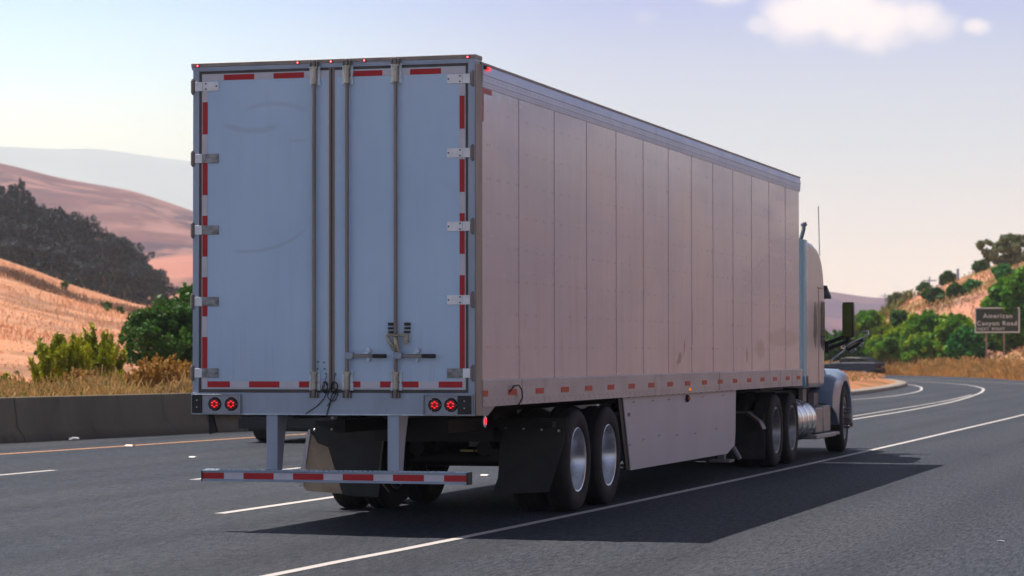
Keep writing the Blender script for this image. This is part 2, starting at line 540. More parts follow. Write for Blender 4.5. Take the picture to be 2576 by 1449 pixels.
rbv = []; rbf = []
ys = [-60 + 8 * k for k in range(46)]; xs = [15, 18, 22, 28, 34, 42, 50, 60, 75, 100]
for yk in ys:
    for k, xk in enumerate(xs):
        t = min(1, (xk - 15) / 22.); e = max(0, min(1, (yk + 55) / 40.)) * max(0, min(1, (300 - yk) / 30.))
        h = -.05 + (t ** 1.1) * (14 + 2.0 * fbm(xk * .3, yk, .06)) * e * (1 if xk <= 60 else max(0, 1 - (xk - 60) / 45)) + .3 * fbm(xk, yk, .12) * t
        rbv.append((xk + .01 * max(0, yk), yk, max(h, -.06)))
for j in range(len(ys) - 1):
    for k in range(len(xs) - 1): a = j * len(xs) + k; rbf.append((a, a + 1, a + len(xs) + 1, a + len(xs)))
raw('roadside_slope', rbv, rbf, M_scrub, smooth=True)['kind'] = 'structure'

# ------------------------------------------------------------------ road
P_left = catmull([(-24, -40), (-20.6, -20), (-17.2, 0), (-13.62, 20.49), (-12.27, 28.2), (-11.0, 38), (-9.7, 50), (-8.75, 60), (-7.9, 70), (-7.5, 78), (-7.97, 89.3), (-9.06, 102.7), (-10.6, 114), (-13.2, 126), (-18, 139), (-26, 151), (-38, 160), (-60, 168)], 1.5)
P_right = catmull([(10, -40), (9, -20), (8.5, 0), (8, 30), (7.3, 60), (5.5, 92), (2.6, 110), (-1.5, 122), (-6.2, 131.5), (-9.3, 145), (-13.0, 156.4), (-17, 165.5), (-21, 172), (-28, 179), (-40, 186), (-62, 193)], 1.5)
def resample(path, n):
    a = np.array(path); s = np.r_[0, np.cumsum(np.linalg.norm(np.diff(a, axis=0), axis=1))]
    t = np.linspace(0, s[-1], n)
    return np.c_[np.interp(t, s, a[:, 0]), np.interp(t, s, a[:, 1])]
A = resample(P_left, 150); B = resample(P_right, 150)
rv = []; rf = []
NS = 6
for i in range(150):
    for k in range(NS + 1):
        p = A[i] * (1 - k / NS) + B[i] * k / NS; rv.append((p[0], p[1], 0.0))
for i in range(149):
    for k in range(NS):
        a = i * (NS + 1) + k; rf.append((a, a + 1, a + NS + 2, a + NS + 1))
raw('road', rv, rf, M_asph)['kind'] = 'structure'

def line(name, pts, w, z, m, step=1.0):
    path = catmull(pts, step); V, F = strip(path, -w / 2, w / 2, z)
    o = raw(name, V, F, m); o['kind'] = 'structure'; return o
line('right_edge_line', [(1.02, -21), (1.06, -12), (1.10, -4.4), (1.25, -.46), (1.41, 7.33), (1.54, 20.56), (1.57, 32), (1.57, 46.8), (1.4, 62), (.8, 78), (-.4, 94), (-2.4, 107), (-6.0, 119.5), (-11, 133), (-18, 147), (-28, 158), (-45, 167)], .10, .004, M_white)
line('yellow_edge_line', [(-15.2, -20), (-12.7, 0), (-11.22, 15.94), (-10.56, 24.15), (-9.3, 38), (-7.6, 52)], .12, .004, M_yellow)
line('left_edge_line', [(-7.6, 52.3), (-6.15, 66), (-5.8, 75), (-6.25, 85), (-7.22, 94.6), (-8.92, 106), (-11.6, 118), (-16, 131), (-24, 143), (-38, 153)], .10, .004, M_white)
line('lane_line', [(-1.82, 36), (-1.85, 41), (-1.95, 52.4), (-2.35, 65), (-3.2, 79), (-4.0, 88.9), (-5.14, 99), (-7.2, 111), (-10.1, 122), (-14.5, 134), (-22, 147), (-36, 157)], .11, .004, M_white)
line('lane_line', [(-2.25, 36), (-2.34, 44.1), (-2.52, 56.9), (-2.8, 68), (-3.35, 79)], .08, .004, M_white)
for (x0, y0, x1, y1) in [(-2.05, -12.3, -2.04, -8.6), (-2.02, 2.40, -1.97, 6.06), (-1.93, 17.0, -1.90, 20.7), (-5.02, 8.87, -4.96, 12.5), (-5.1, -5.7, -5.05, -2.1), (-7.95, 7.3, -7.89, 10.93), (-7.86, 21.8, -7.8, 25.5), (-4.85, 23.4, -4.75, 27.1), (-4.6, 38, -4.5, 41.7), (-4.45, 52.6, -4.5, 56.3)]:
    V, F = strip([(x0, y0), ((x0 + x1) / 2, (y0 + y1) / 2), (x1, y1)], -.06, .06, .004)
    raw('lane_dash', V, F, M_white)['kind'] = 'structure'
M_marker = mat('marker_ceramic', (.75, .73, .70), .4)
M_markery = mat('marker_amber', (.85, .35, .08), .4)
mk = MB(); mk.prism([(-.05, 0), (.05, 0), (.03, .014), (-.03, .014)], 0, -.05, .05)
mk0 = mk.build('road_marker', M_marker, bevel=.003)
for i, (x, y, lab) in enumerate([(-7.87, 15.63, 'small white raised road marker in the far lane line left of the trailer bumper'), (-1.88, 10.91, 'small white raised road marker glimpsed below the right end of the trailer bumper'), (-7.98, 4.6, 'small white raised road marker at the far left edge of the photo')]):
    o = mk0 if i == 0 else mk0.copy()
    if i: sc.collection.objects.link(o)
    o.location = (x, y, .001); tag(o, lab, 'road marker', 'raised road markers')
mk = MB(); mk.prism([(-.06, 0), (.06, 0), (.035, .022), (-.035, .022)], 0, -.07, .07)
o = mk.build('road_marker', M_markery, bevel=.003); o.location = (-10.84, 19.96, .001); tag(o, 'amber raised road marker on the yellow edge line', 'road marker')

# kerb of the dirt island
M_conc = mat('kerb_concrete', (.34, .28, .23), .85, var=.35, vscale=2, bump=.4, bscale=30)
pk = [p for p in P_left if p[1] > 61]
kv = []; kf = []
prof = [(.02, -.02), (.0, .13), (-.04, .15), (-.20, .16), (-.5, .17), (-.5, -.02)]
for i, (x, y) in enumerate(pk):
    a = pk[max(i - 1, 0)]; b = pk[min(i + 1, len(pk) - 1)]
    d = Vector((b[0] - a[0], b[1] - a[1])).normalized(); n = Vector((d.y, -d.x))
    for (o_, h) in prof: kv.append((x + n.x * o_, y + n.y * o_, h))
    if i:
        for k in range(len(prof) - 1): kf.append(((i - 1) * 6 + k, (i - 1) * 6 + k + 1, i * 6 + k + 1, i * 6 + k))
raw('kerb', kv, kf, M_conc)['kind'] = 'structure'
# dirt island left of the kerb
iv = []; if_ = []
offs = [-.5, -1.2, -2.2, -3.5, -5, -7, -10, -14, -20]
for i, (x, y) in enumerate(pk):
    a = pk[max(i - 1, 0)]; b = pk[min(i + 1, len(pk) - 1)]
    d = Vector((b[0] - a[0], b[1] - a[1])).normalized(); n = Vector((d.y, -d.x))
    for o_ in offs:
        px_, py_ = x + n.x * o_, y + n.y * o_
        h = .15 + .62 * (1 - math.exp(-(abs(o_) - .5) / 3.2)) * min(1, (y - 60) / 12.) * max(.3, min(1, (150 - y) / 30.)) + (fbm(px_, py_, .55) * .06 if o_ < -1 else 0)
        iv.append((px_, py_, h))
    if i:
        m_ = len(offs)
        for k in range(m_ - 1): if_.append(((i - 1) * m_ + k, (i - 1) * m_ + k + 1, i * m_ + k + 1, i * m_ + k))
raw('dirt_island', iv, if_, M_island, smooth=True)['kind'] = 'structure'

# concrete median barrier
def barrier_mat():
    m, N, b = pbsdf('barrier_concrete')
    v = N.n('ShaderNodeTexCoord').outputs['Object']
    c = N.mix(N.smooth(N.noise(v, .8, 6, .65, (1, 1, .35)), .35, .65), (.165, .13, .09), (.21, .17, .12))
    c = N.mix(N.math('MULTIPLY', N.smooth(N.noise(v, 3.5, 5, .6, (1, 1, .12)), .55, .72), .6), c, (.085, .062, .04))
    c = N.mix(N.math('MULTIPLY', N.smooth(N.noise(v, 6, 5, .6, (.6, 1, .1)), .66, .74), .35), c, (.26, .22, .18))
    sx = N.n('ShaderNodeSeparateXYZ'); N.put(sx.inputs[0], v)
    jt = N.math('ABSOLUTE', N.math('SUBTRACT', N.math('FRACT', N.math('DIVIDE', sx.outputs[1], 6.1)), .5))
    c = N.mix(N.math('MULTIPLY', N.math('SUBTRACT', 1.0, N.smooth(jt, .001, .004)), .8), c, (.03, .025, .02))
    c = N.mix(N.math('MULTIPLY', N.math('SUBTRACT', 1.0, N.smooth(sx.outputs[2], .02, .22)), .45), c, (.07, .055, .04))
    N.put(b.inputs['Base Color'], c); b.inputs['Roughness'].default_value = .9
    bp = N.n('ShaderNodeBump'); bp.inputs['Strength'].default_value = .4; bp.inputs['Distance'].default_value = .01
    N.put(bp.inputs['Height'], N.noise(v, 25, 5, .6)); N.put(b.inputs['Normal'], bp.outputs[0])
    return m
pb = [p for p in P_left if p[1] < 60.5]
bv = []; bf = []
prof = [(.0, 0), (-.02, .08), (-.15, .26), (-.22, .775), (-.235, .79), (-.385, .79), (-.40, .775), (-.47, .26), (-.6, .08), (-.62, 0)]
for i, (x, y) in enumerate(pb):
    a = pb[max(i - 1, 0)]; b = pb[min(i + 1, len(pb) - 1)]
    d = Vector((b[0] - a[0], b[1] - a[1])).normalized(); n = Vector((d.y, -d.x))
    for (o_, h) in prof: bv.append((x + n.x * o_, y + n.y * o_, h))
    if i:
        for k in range(len(prof) - 1): bf.append(((i - 1) * 10 + k, (i - 1) * 10 + k + 1, i * 10 + k + 1, i * 10 + k))
bo = raw('concrete_barrier', bv, bf, barrier_mat())
tag(bo, 'long grey brown concrete median barrier along the left shoulder', 'barrier')

# litter
M_paper = mat('litter', (.55, .54, .56), .6, var=.4, vscale=20)
def litter(loc, s, lab, seed):
    r_ = random.Random(seed); b = MB(); b.sphere((0, 0, 0), 1, 3, (1, 1, 1))
    for v in b.bm.verts: v.co = Vector((v.co.x * s[0], v.co.y * s[1], (max(v.co.z, -.6) + .6) * s[2])) * (1 + r_.uniform(-.25, .25))
    o = b.build('litter', M_paper, smooth=.2); o.location = loc; tag(o, lab, 'litter')
litter((-13.05, 22.45, .002), (.10, .07, .035), 'crumpled pale grey scrap lying at the foot of the barrier', 3)
litter((5.67, .43, .002), (.03, .02, .008), 'tiny white scrap on the asphalt at the lower right', 4)

# ================================================================== TRAILER
HW = 1.295
M_door = mat('white_painted_door', (.60, .74, .86), .40, var=.08, vscale=1.2, stretch=(1, 1, .5), rvar=.15)
def door_mat():
    m, N, b = pbsdf('white_painted_door')
    v = N.n('ShaderNodeTexCoord').outputs['Object']
    sx = N.n('ShaderNodeSeparateXYZ'); N.put(sx.inputs[0], v); x, z = sx.outputs[0], sx.outputs[2]
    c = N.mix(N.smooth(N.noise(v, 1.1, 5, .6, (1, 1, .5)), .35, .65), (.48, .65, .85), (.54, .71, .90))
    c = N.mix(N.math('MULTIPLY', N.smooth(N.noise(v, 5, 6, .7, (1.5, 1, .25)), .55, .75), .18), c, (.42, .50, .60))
    n = N.noise(v, 4, 5, .7)
    run = N.smooth(N.noise(v, 9, 6, .7, (1.6, 1, .06)), .52, .70)
    low = N.math('SUBTRACT', 1.0, N.smooth(z, 1.25, 2.3))
    c = N.mix(N.math('MULTIPLY', run, N.math('MULTIPLY_ADD', low, .28, .08)), c, (.36, .36, .36))
    c = N.mix(N.math('MULTIPLY', N.math('MULTIPLY', low, low), .16), c, (.40, .38, .36))
    def arc(cx, cz, r, w, x0, x1, zlo, zhi, amt, col=(.33, .37, .43)):
        nonlocal c
        dx = N.math('SUBTRACT', x, cx); dz = N.math('SUBTRACT', z, cz)
        d = N.math('SQRT', N.math('ADD', N.math('MULTIPLY', dx, dx), N.math('MULTIPLY', dz, dz)))
        d = N.math('ABSOLUTE', N.math('SUBTRACT', N.math('ADD', d, N.math('MULTIPLY_ADD', n, .03, -.015)), r))
        k = N.math('SUBTRACT', 1.0, N.smooth(d, w * .3, w))
        for (q, a, b_) in ((x, x0, x0 + .12), (x, x1, x1 - .12), (z, zlo, zlo + .05), (z, zhi, zhi - .05)): k = N.math('MULTIPLY', k, N.smooth(q, min(a, b_), max(a, b_)) if a < b_ else N.math('SUBTRACT', 1.0, N.smooth(q, b_, a)))
        c = N.mix(N.math('MULTIPLY', k, amt), c, col)
    arc(-.78, 3.30, .86, .022, -.95, -.20, 2.35, 2.80, .26)
    arc(-.72, 4.20, .70, .035, -1.05, -.45, 3.40, 3.62, .25)
    arc(-.55, 2.95, .78, .03, -.85, -.18, 3.62, 3.80, .18)
    arc(-.30, 3.9, .50, .02, -.45, -.18, 3.32, 3.50, .2)
    arc(.0, 3.30, .11, .02, .02, .16, 3.1, 3.4, .3)
    N.put(b.inputs['Base Color'], c); N.put(b.inputs['Roughness'], N.math('MULTIPLY_ADD', n, .16, .32))
    return m
M_door = door_mat()
M_frame = mat('painted_frame', (.36, .43, .54), .38, .3, var=.22, vscale=3, stretch=(1, 1, .3))
M_post = mat('dirty_steel_post', (.36, .31, .27), .5, .3, var=.3, vscale=4, stretch=(1, 1, .3))
M_gasket = mat('grey_rubber_seal', (.115, .105, .095), .6, var=.3, vscale=8)
M_dark = mat('black_plastic', (.012, .012, .013), .5)
M_under = mat('undercarriage_black', (.014, .013, .013), .65, var=.3, vscale=4)
M_rubber = mat('black_rubber', (.018, .017, .017), .78, var=.4, vscale=6, col2=(.03, .026, .024), bump=.3, bscale=60)
M_flap = mat('black_mud_flap', (.014, .014, .015), .55, var=.4, vscale=5, col2=(.03, .028, .026))
M_beige = mat('beige_mud_flap', (.50, .38, .26), .7, var=.35, vscale=3)
M_zinc = mat('zinc_hardware', (.74, .88, .98), .30, .05, var=.35, vscale=18)
M_rod = mat('galvanized_rod', (.26, .23, .22), .34, .55, var=.35, vscale=2, stretch=(1, 1, .2))
M_brass = mat('dull_yellow_hardware', (.52, .46, .33), .42, .5, var=.4, vscale=16)
M_hinge = mat('hinge_metal', (.95, .96, .98), .35, .0, var=.15, vscale=9)
M_hinged = mat('worn_hinge_metal', (.36, .37, .38), .36, .3, var=.6, vscale=14)
M_knuckle = mat('hinge_knuckle', (.20, .18, .17), .45, .5)
M_red = mat('red_reflective_tape', (.52, .004, .010), .45, var=.15, vscale=8)
M_wtape = mat('white_reflective_tape', (.66, .64, .70), .45, var=.10, vscale=8)
M_side_red = mat('weathered_red_reflector', (.60, .022, .010), .5, var=.25, vscale=1.3, col2=(.58, .09, .014))
M_alu = mat('aluminium_rim', (.70, .72, .76), .30, .85, rvar=.15, vscale=5)
M_aludull = mat('steel_rim', (.42, .42, .42), .38, .8, var=.4, vscale=7)
M_chrome = mat('chrome', (.80, .80, .80), .12, 1.0)
M_led = mat('lit_red_led', (.6, .0, .0), .3, emit=(1.0, .012, .02, 1.6))
M_ledlens = mat('red_lamp_lens', (.10, .002, .004), .25, emit=(1.0, .01, .02, .03))
M_amb = mat('lit_amber_lamp', (.7, .2, .01), .3, emit=(1.0, .25, .01, .55))
M_ambd = mat('amber_lens', (.40, .14, .01), .3)
M_skirt = mat('white_side_skirt', (.64, .62, .66), .45, var=.08, vscale=1.5)
M_bolt = mat('bolt_head', (.80, .80, .78), .3, .8)


def side_mat():
    """thin aluminium sheets: rivet rows, rain streaks, painted reflections, old scuffs; positions are metres on the wall itself"""
    m, N, b = pbsdf('riveted_side_sheet')
    v = N.n('ShaderNodeTexCoord').outputs['Object']
    sx = N.n('ShaderNodeSeparateXYZ'); N.put(sx.inputs[0], v)
    y, z = sx.outputs[1], sx.outputs[2]
    c = N.mix(N.smooth(N.noise(v, 1.1, 5, .6, (1, .45, 1)), .36, .64), (.49, .475, .545), (.58, .545, .60))
    st = N.smooth(N.noise(v, 3.2, 6, .65, (1, 2.4, .16)), .40, .66)
    c = N.mix(N.math('MULTIPLY', st, .24), c, (.37, .33, .34))
    st2 = N.smooth(N.noise(v, 9.0, 6, .7, (1, 2.0, .10)), .50, .70)
    c = N.mix(N.math('MULTIPLY', st2, .05), c, (.54, .52, .53))
    bd = N.smooth(N.noise(v, 1.0, 4, .55, (1, .16, 1.1)), .42, .62)  # soft horizontal bands of reflected tone painted into the sheet colour
    c = N.mix(N.math('MULTIPLY', bd, .55), c, (.43, .40, .50))
    bd2 = N.smooth(N.noise(v, 1.0, 5, .6, (1, .5, .8)), .50, .66)
    c = N.mix(N.math('MULTIPLY', bd2, .4), c, (.62, .52, .50))
    gr = N.smooth(N.noise(v, 5, 6, .7, (1, 1.6, .3)), .62, .72)
    low = N.math('SUBTRACT', 1.0, N.smooth(z, 1.5, 2.6))
    c = N.mix(N.math('MULTIPLY', N.math('MULTIPLY', gr, low), .5), c, (.22, .19, .16))
    # reflected sky above a hill skyline, painted in below the top rail
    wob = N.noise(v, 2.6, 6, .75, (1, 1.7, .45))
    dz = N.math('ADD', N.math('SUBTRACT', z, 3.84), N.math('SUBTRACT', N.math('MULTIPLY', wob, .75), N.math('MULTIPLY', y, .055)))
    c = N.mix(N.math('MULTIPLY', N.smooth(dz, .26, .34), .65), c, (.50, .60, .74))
    c = N.mix(N.math('MULTIPLY', N.smooth(N.noise(v, 2.2, 6, .7, (1, 2.2, .22)), .54, .70), N.math('MULTIPLY_ADD', low, .25, .22)), c, (.30, .26, .25))
    # rivets
    def grid(py, pz, r, oy=0.0, oz=0.0):
        a = N.math('SUBTRACT', N.math('FRACT', N.math('DIVIDE', N.math('ADD', y, oy), py)), .5)
        bz = N.math('SUBTRACT', N.math('FRACT', N.math('DIVIDE', N.math('ADD', z, oz), pz)), .5)
        a = N.math('MULTIPLY', a, py); bz = N.math('MULTIPLY', bz, pz)
        d = N.math('SQRT', N.math('ADD', N.math('MULTIPLY', a, a), N.math('MULTIPLY', bz, bz)))
        return N.math('SUBTRACT', 1.0, N.smooth(d, r * .6, r * 1.3))
    rv_ = N.math('MAXIMUM', grid(.3048, .292, .012, .02), grid(.3048, .292, .012, .085, .0))
    rv_ = N.math('MAXIMUM', rv_, grid(1.2192, .075, .009, -1.3676 + .6096 + .03))
    rk = N.smooth(N.noise(v, 2.0, 3, .6), .38, .56)
    c = N.mix(N.math('MULTIPLY', rv_, N.math('MULTIPLY_ADD', rk, .5, .12)), c, (.10, .085, .08))
    # scuffs
    def scuff(y0, z0, wy, wz, slant, col, amt, thr=.5):
        nonlocal c
        dy = N.math('ADD', N.math('SUBTRACT', y, y0), N.math('MULTIPLY', N.math('SUBTRACT', z, z0), -slant))
        dy = N.math('DIVIDE', dy, wy); dzz = N.math('DIVIDE', N.math('SUBTRACT', z, z0), wz)
        d = N.math('SQRT', N.math('ADD', N.math('MULTIPLY', dy, dy), N.math('MULTIPLY', dzz, dzz)))
        n = N.noise(v, 7, 5, .8, (1, 1.3, .5))
        k = N.math('SUBTRACT', 1.0, N.smooth(N.math('ADD', d, N.math('MULTIPLY_ADD', n, 2.0, -1.0)), thr, thr + .35))
        c = N.mix(N.math('MULTIPLY', k, amt), c, col)
    scuff(8.0, 1.49, .16, .10, 1.3, (.12, .10, .085), .85)
    scuff(8.28, 1.62, .06, .16, .5, (.12, .10, .085), .85)
    scuff(8.72, 1.85, .02, .25, .05, (.14, .12, .11), .7, .7)
    scuff(12.0, 1.52, .10, .14, 0, (.13, .11, .10), .8)
    scuff(12.9, 1.60, .45, .18, 0, (.22, .19, .18), .6)
    scuff(14.6, 1.76, 1.2, .13, 0, (.30, .27, .26), .55, .8)
    scuff(1.9, 3.1, .5, .5, 0, (.50, .46, .46), .3, .6)
    # slight patches of sheet replaced or polished
    ck = N.n('ShaderNodeTexWhiteNoise', noise_dimensions='1D')
    N.put(ck.inputs['W'], N.math('FLOOR', N.math('DIVIDE', N.math('SUBTRACT', y, 1.3676), 1.2192)))
    c = N.mix(N.math('MULTIPLY', ck.outputs['Value'], .10), c, (.40, .33, .33))
    N.put(b.inputs['Base Color'], c)
    b.inputs['Metallic'].default_value = .35
    N.put(b.inputs['Roughness'], N.math('MULTIPLY_ADD', bd, .08, .20))
    bp = N.n('ShaderNodeBump'); bp.inputs['Strength'].default_value = .22; bp.inputs['Distance'].default_value = .01
    N.put(bp.inputs['Height'], N.math('ADD', N.noise(v, 1.6, 3, .5, (1, .5, 1)), N.math('MULTIPLY', rv_, .15)))
    N.put(b.inputs['Normal'], bp.outputs[0])
    return m
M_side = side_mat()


def rail_mat(name, c1, c2, rows):
    m, N, b = pbsdf(name)
    v = N.n('ShaderNodeTexCoord').outputs['Object']
    sx = N.n('ShaderNodeSeparateXYZ'); N.put(sx.inputs[0], v)
    y, z = sx.outputs[1], sx.outputs[2]
    c = N.mix(N.smooth(N.noise(v, 2.0, 6, .65, (1, .7, 2)), .38, .62), c1, c2)
    c = N.mix(N.math('MULTIPLY', N.smooth(N.noise(v, 4, 5, .6, (1, 1, .3)), .58, .7), .35), c, tuple(q * .55 for q in c1))
    for (z0, py, r, oy) in rows:
        a = N.math('MULTIPLY', N.math('SUBTRACT', N.math('FRACT', N.math('DIVIDE', N.math('ADD', y, oy), py)), .5), py)
        dz = N.math('SUBTRACT', z, z0)
        d = N.math('SQRT', N.math('ADD', N.math('MULTIPLY', a, a), N.math('MULTIPLY', dz, dz)))
        k = N.math('SUBTRACT', 1.0, N.smooth(d, r * .6, r * 1.3))
        c = N.mix(N.math('MULTIPLY', k, .6), c, (.09, .08, .08))
    N.put(b.inputs['Base Color'], c); b.inputs['Metallic'].default_value = .3; b.inputs['Roughness'].default_value = .4
    return m
M_brail = rail_mat('bottom_rail_metal', (.44, .42, .445), (.52, .50, .52), [(1.115, .19, .011, 0), (1.145, .19, .011, .05), (1.265, .19, .008, .1), (1.135, .24, .009, .1), (1.30, .12, .006, 0)])
M_trail = rail_mat('top_rail_metal', (.48, .57, .74), (.56, .64, .80), [(3.868, .055, .006, 0), (3.925, .15, .007, 0), (3.925, .15, .007, .04)])

T = thing('semi_trailer', (0, 8, 0), 'long pale box semi trailer with two rear doors and red and white tape', 'trailer')

# ---- body shell
b = MB(); b.box(-HW + .012, HW - .012, .20, 15.90, 1.14, 4.03); b.build('body', M_under, T)
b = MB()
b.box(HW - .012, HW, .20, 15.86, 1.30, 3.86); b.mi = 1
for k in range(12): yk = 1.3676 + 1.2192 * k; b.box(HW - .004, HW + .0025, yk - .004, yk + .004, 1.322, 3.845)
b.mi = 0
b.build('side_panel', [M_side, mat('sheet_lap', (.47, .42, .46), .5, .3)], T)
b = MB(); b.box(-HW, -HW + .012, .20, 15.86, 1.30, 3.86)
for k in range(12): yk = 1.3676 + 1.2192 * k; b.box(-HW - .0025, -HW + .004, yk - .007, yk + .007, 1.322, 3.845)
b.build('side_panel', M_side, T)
b = MB(); b.box(-HW + .02, HW - .02, .1, 15.88, 4.03, 4.055); b.build('roof', mat('roof_sheet', (.6, .6, .62), .4, .5), T)
# front wall with rounded corners
b = MB()
pts = [(-HW, 15.86), (HW, 15.86)] + [(HW - .14 + .14 * math.cos(t), 15.86 + .10 * math.sin(t)) for t in [R(15 * k) for k in range(1, 7)]] + [(-HW + .14 - .14 * math.sin(t), 15.86 + .10 * math.cos(t)) for t in [R(15 * k) for k in range(1, 7)]]
b.prism(pts, 2, 1.14, 4.04); b.build('front_wall', M_trail, T)
for s in (1, -1):
    b = MB()   # top rail: extruded profile with steps and a sloped crown
    pr = [(1.285, 3.845), (1.302, 3.845), (1.304, 3.890), (1.308, 3.892), (1.308, 3.948), (1.313, 3.951), (1.313, 3.965), (1.300, 4.038), (1.285, 4.040)]
    b.prism([(s * x, z) for x, z in pr], 1, .20, 15.93); b.build('top_rail', M_trail, T)
    b = MB(); b.prism([(s * 1.270, 4.040), (s * 1.308, 4.038), (s * 1.308, 4.056), (s * 1.270, 4.062)], 1, .16, 15.94); b.build('drip_edge', M_post, T)
    b = MB(); pr = [(1.283, 1.092), (1.305, 1.092), (1.305, 1.318), (1.298, 1.324), (1.283, 1.324)]
    b.prism([(s * x, z) for x, z in pr], 1, .205, 16.03); b.mi = 1
    for yj in (1.42, 10.2, 14.3, 15.2): b.box(min(s * 1.303, s * 1.3065), max(s * 1.303, s * 1.3065), yj, yj + .012, 1.094, 1.32)
    b.build('bottom_rail', [M_brail, M_gasket], T)
# ---- rear frame
b = MB()
for s in (1, -1):
    b.prism([(s * 1.235, -.004), (s * HW, -.004), (s * HW, .205), (s * 1.235, .205)], 2, 1.02, 4.075)
b.build_each('rear_post', [M_frame], T, bevel=.004)
b = MB(); b.box(HW - .002, HW + .004, .012, .206, 1.02, 4.03); b.box(-HW - .004, -HW + .002, .012, .206, 1.02, 4.03); b.build_each('post_side_plate', M_post, T)
b = MB(); b.box(-1.31, 1.306, -.012, .19, 4.068, 4.104); b.build('header_cap', M_post, T, bevel=.004)
b = MB(); b.box(-1.305, 1.30, -.006, .18, 4.046, 4.0685); b.box(-1.232, 1.232, -.003, .18, 4.032, 4.0465); b.build('header', M_frame, T)
b = MB(); b.box(-HW, HW, -.018, .20, 1.020, 1.212); b.mi = 1; b.box(-HW - .002, HW + .002, -.022, -.0185, 1.020, 1.030); b.mi = 0
b.build('rear_sill', [M_frame, M_zinc], T, bevel=.003)
# dark seals round the doors
b = MB()
b.box(-1.2355, -1.212, .006, .05, 1.213, 4.031); b.box(1.212, 1.2355, .006, .05, 1.213, 4.031)
b.box(-1.213, 1.213, .0065, .05, 4.008, 4.0315); b.box(-1.213, 1.213, .0065, .05, 1.2125, 1.240)
b.build('door_seal', M_gasket, T)
b = MB(); b.prism([(HW - .03, 1.0195), (HW + .0, 1.0195), (HW + .0, 1.0925), (HW - .03, 1.0925)], 1, .2, .21)
b.prism([(.18, 1.018), (.39, 1.014), (.62, 1.09), (.18, 1.09)], 0, HW - .02, HW - .004); b.build('corner_gusset', mat('gusset_paint', (.45, .40, .38), .5, var=.2, vscale=5), T)
b = MB(); b.prism([(.18, 1.018), (.39, 1.014), (.62, 1.09), (.18, 1.09)], 0, -HW + .02, -HW + .004); b.build('corner_gusset', M_post, T)


def tape_segments(bm, segs, red, lo, hi, horiz, c, y0=-.0015, y1=.012, thick_red=.001):
    """white strip from lo..hi with red blocks; c = (start, end) across"""
    if horiz:
        bm.mi = 0; bm.box(lo, hi, y0, y1, c[0], c[1]); bm.mi = 1
        for (a, b_) in red: bm.box(a, b_, y0 - thick_red, y1 - .001, c[0] + .0005, c[1] - .0005)
    else:
        bm.mi = 0; bm.box(c[0], c[1], y0, y1, lo, hi); bm.mi = 1
        for (a, b_) in red: bm.box(c[0] + .0005, c[1] - .0005, y0 - thick_red, y1 - .001, a, b_)
    bm.mi = 0

# ---- doors
YD = .002
DOORS = []
for s, x0, x1 in ((-1, -1.2115, -.026), (1, .026, 1.2115)):
    b = MB(); b.box(x0, x1, YD, .045, 1.2405, 4.0075)
    d = b.build('door', M_door, T, bevel=.004)
    DOORS.append(d)
    b = MB()   # light aluminium edging
    e = .014
    b.box(x0 + .001, x0 + e, -.0005, .03, 1.2425, 4.0055); b.box(x1 - e, x1 - .001, -.0005, .03, 1.2425, 4.0055)
    b.box(x0 + e, x1 - e, -.0006, .03, 1.2425, 1.254); b.box(x0 + e, x1 - e, -.0006, .03, 3.995 + .003, 4.0055)
    b.build('edge_trim', mat('door_edge', (.55, .54, .56), .4, .4), d)
    b = MB()
    if s < 0:
        tape_segments(b, None, [(-1.004, -.719), (-.539, -.256)], -1.19, -.06, True, (3.948, 3.997))
        tape_segments(b, None, [(3.477, 3.76), (2.942, 3.225), (2.403, 2.762), (1.878, 2.223), (1.423, 1.698)], 1.312, 3.9475, False, (-1.205, -1.155))
        tape_segments(b, None, [(-1.155, -.943), (-.764, -.481), (-.30, -.11)], -1.19, -.06, True, (1.257, 1.311))
    else:
        tape_segments(b, None, [(.155, .463), (.714, .994)], .06, 1.19, True, (3.945, 3.994))
        tape_segments(b, None, [(3.469, 3.753), (2.929, 3.209), (2.40, 2.748), (2.044, 2.219), (1.421, 1.968)], 1.313, 3.9445, False, (1.158, 1.205))
        tape_segments(b, None, [(.17, .264), (.442, .79), (.97, 1.182)], .06, 1.19, True, (1.259, 1.312))
    b.build('reflective_tape', [M_wtape, M_red], d)
# centre seal
b = MB(); b.box(-.0255, -.008, -.004, .04, 1.215, 4.03); b.box(.008, .0255, -.004, .04, 1.215, 4.03); b.mi = 1; b.box(-.0085, .0085, .004, .04, 1.215, 4.03)
b.build('centre_seal', [mat('centre_seal_metal', (.24, .21, .20), .5, .3), M_gasket], T)
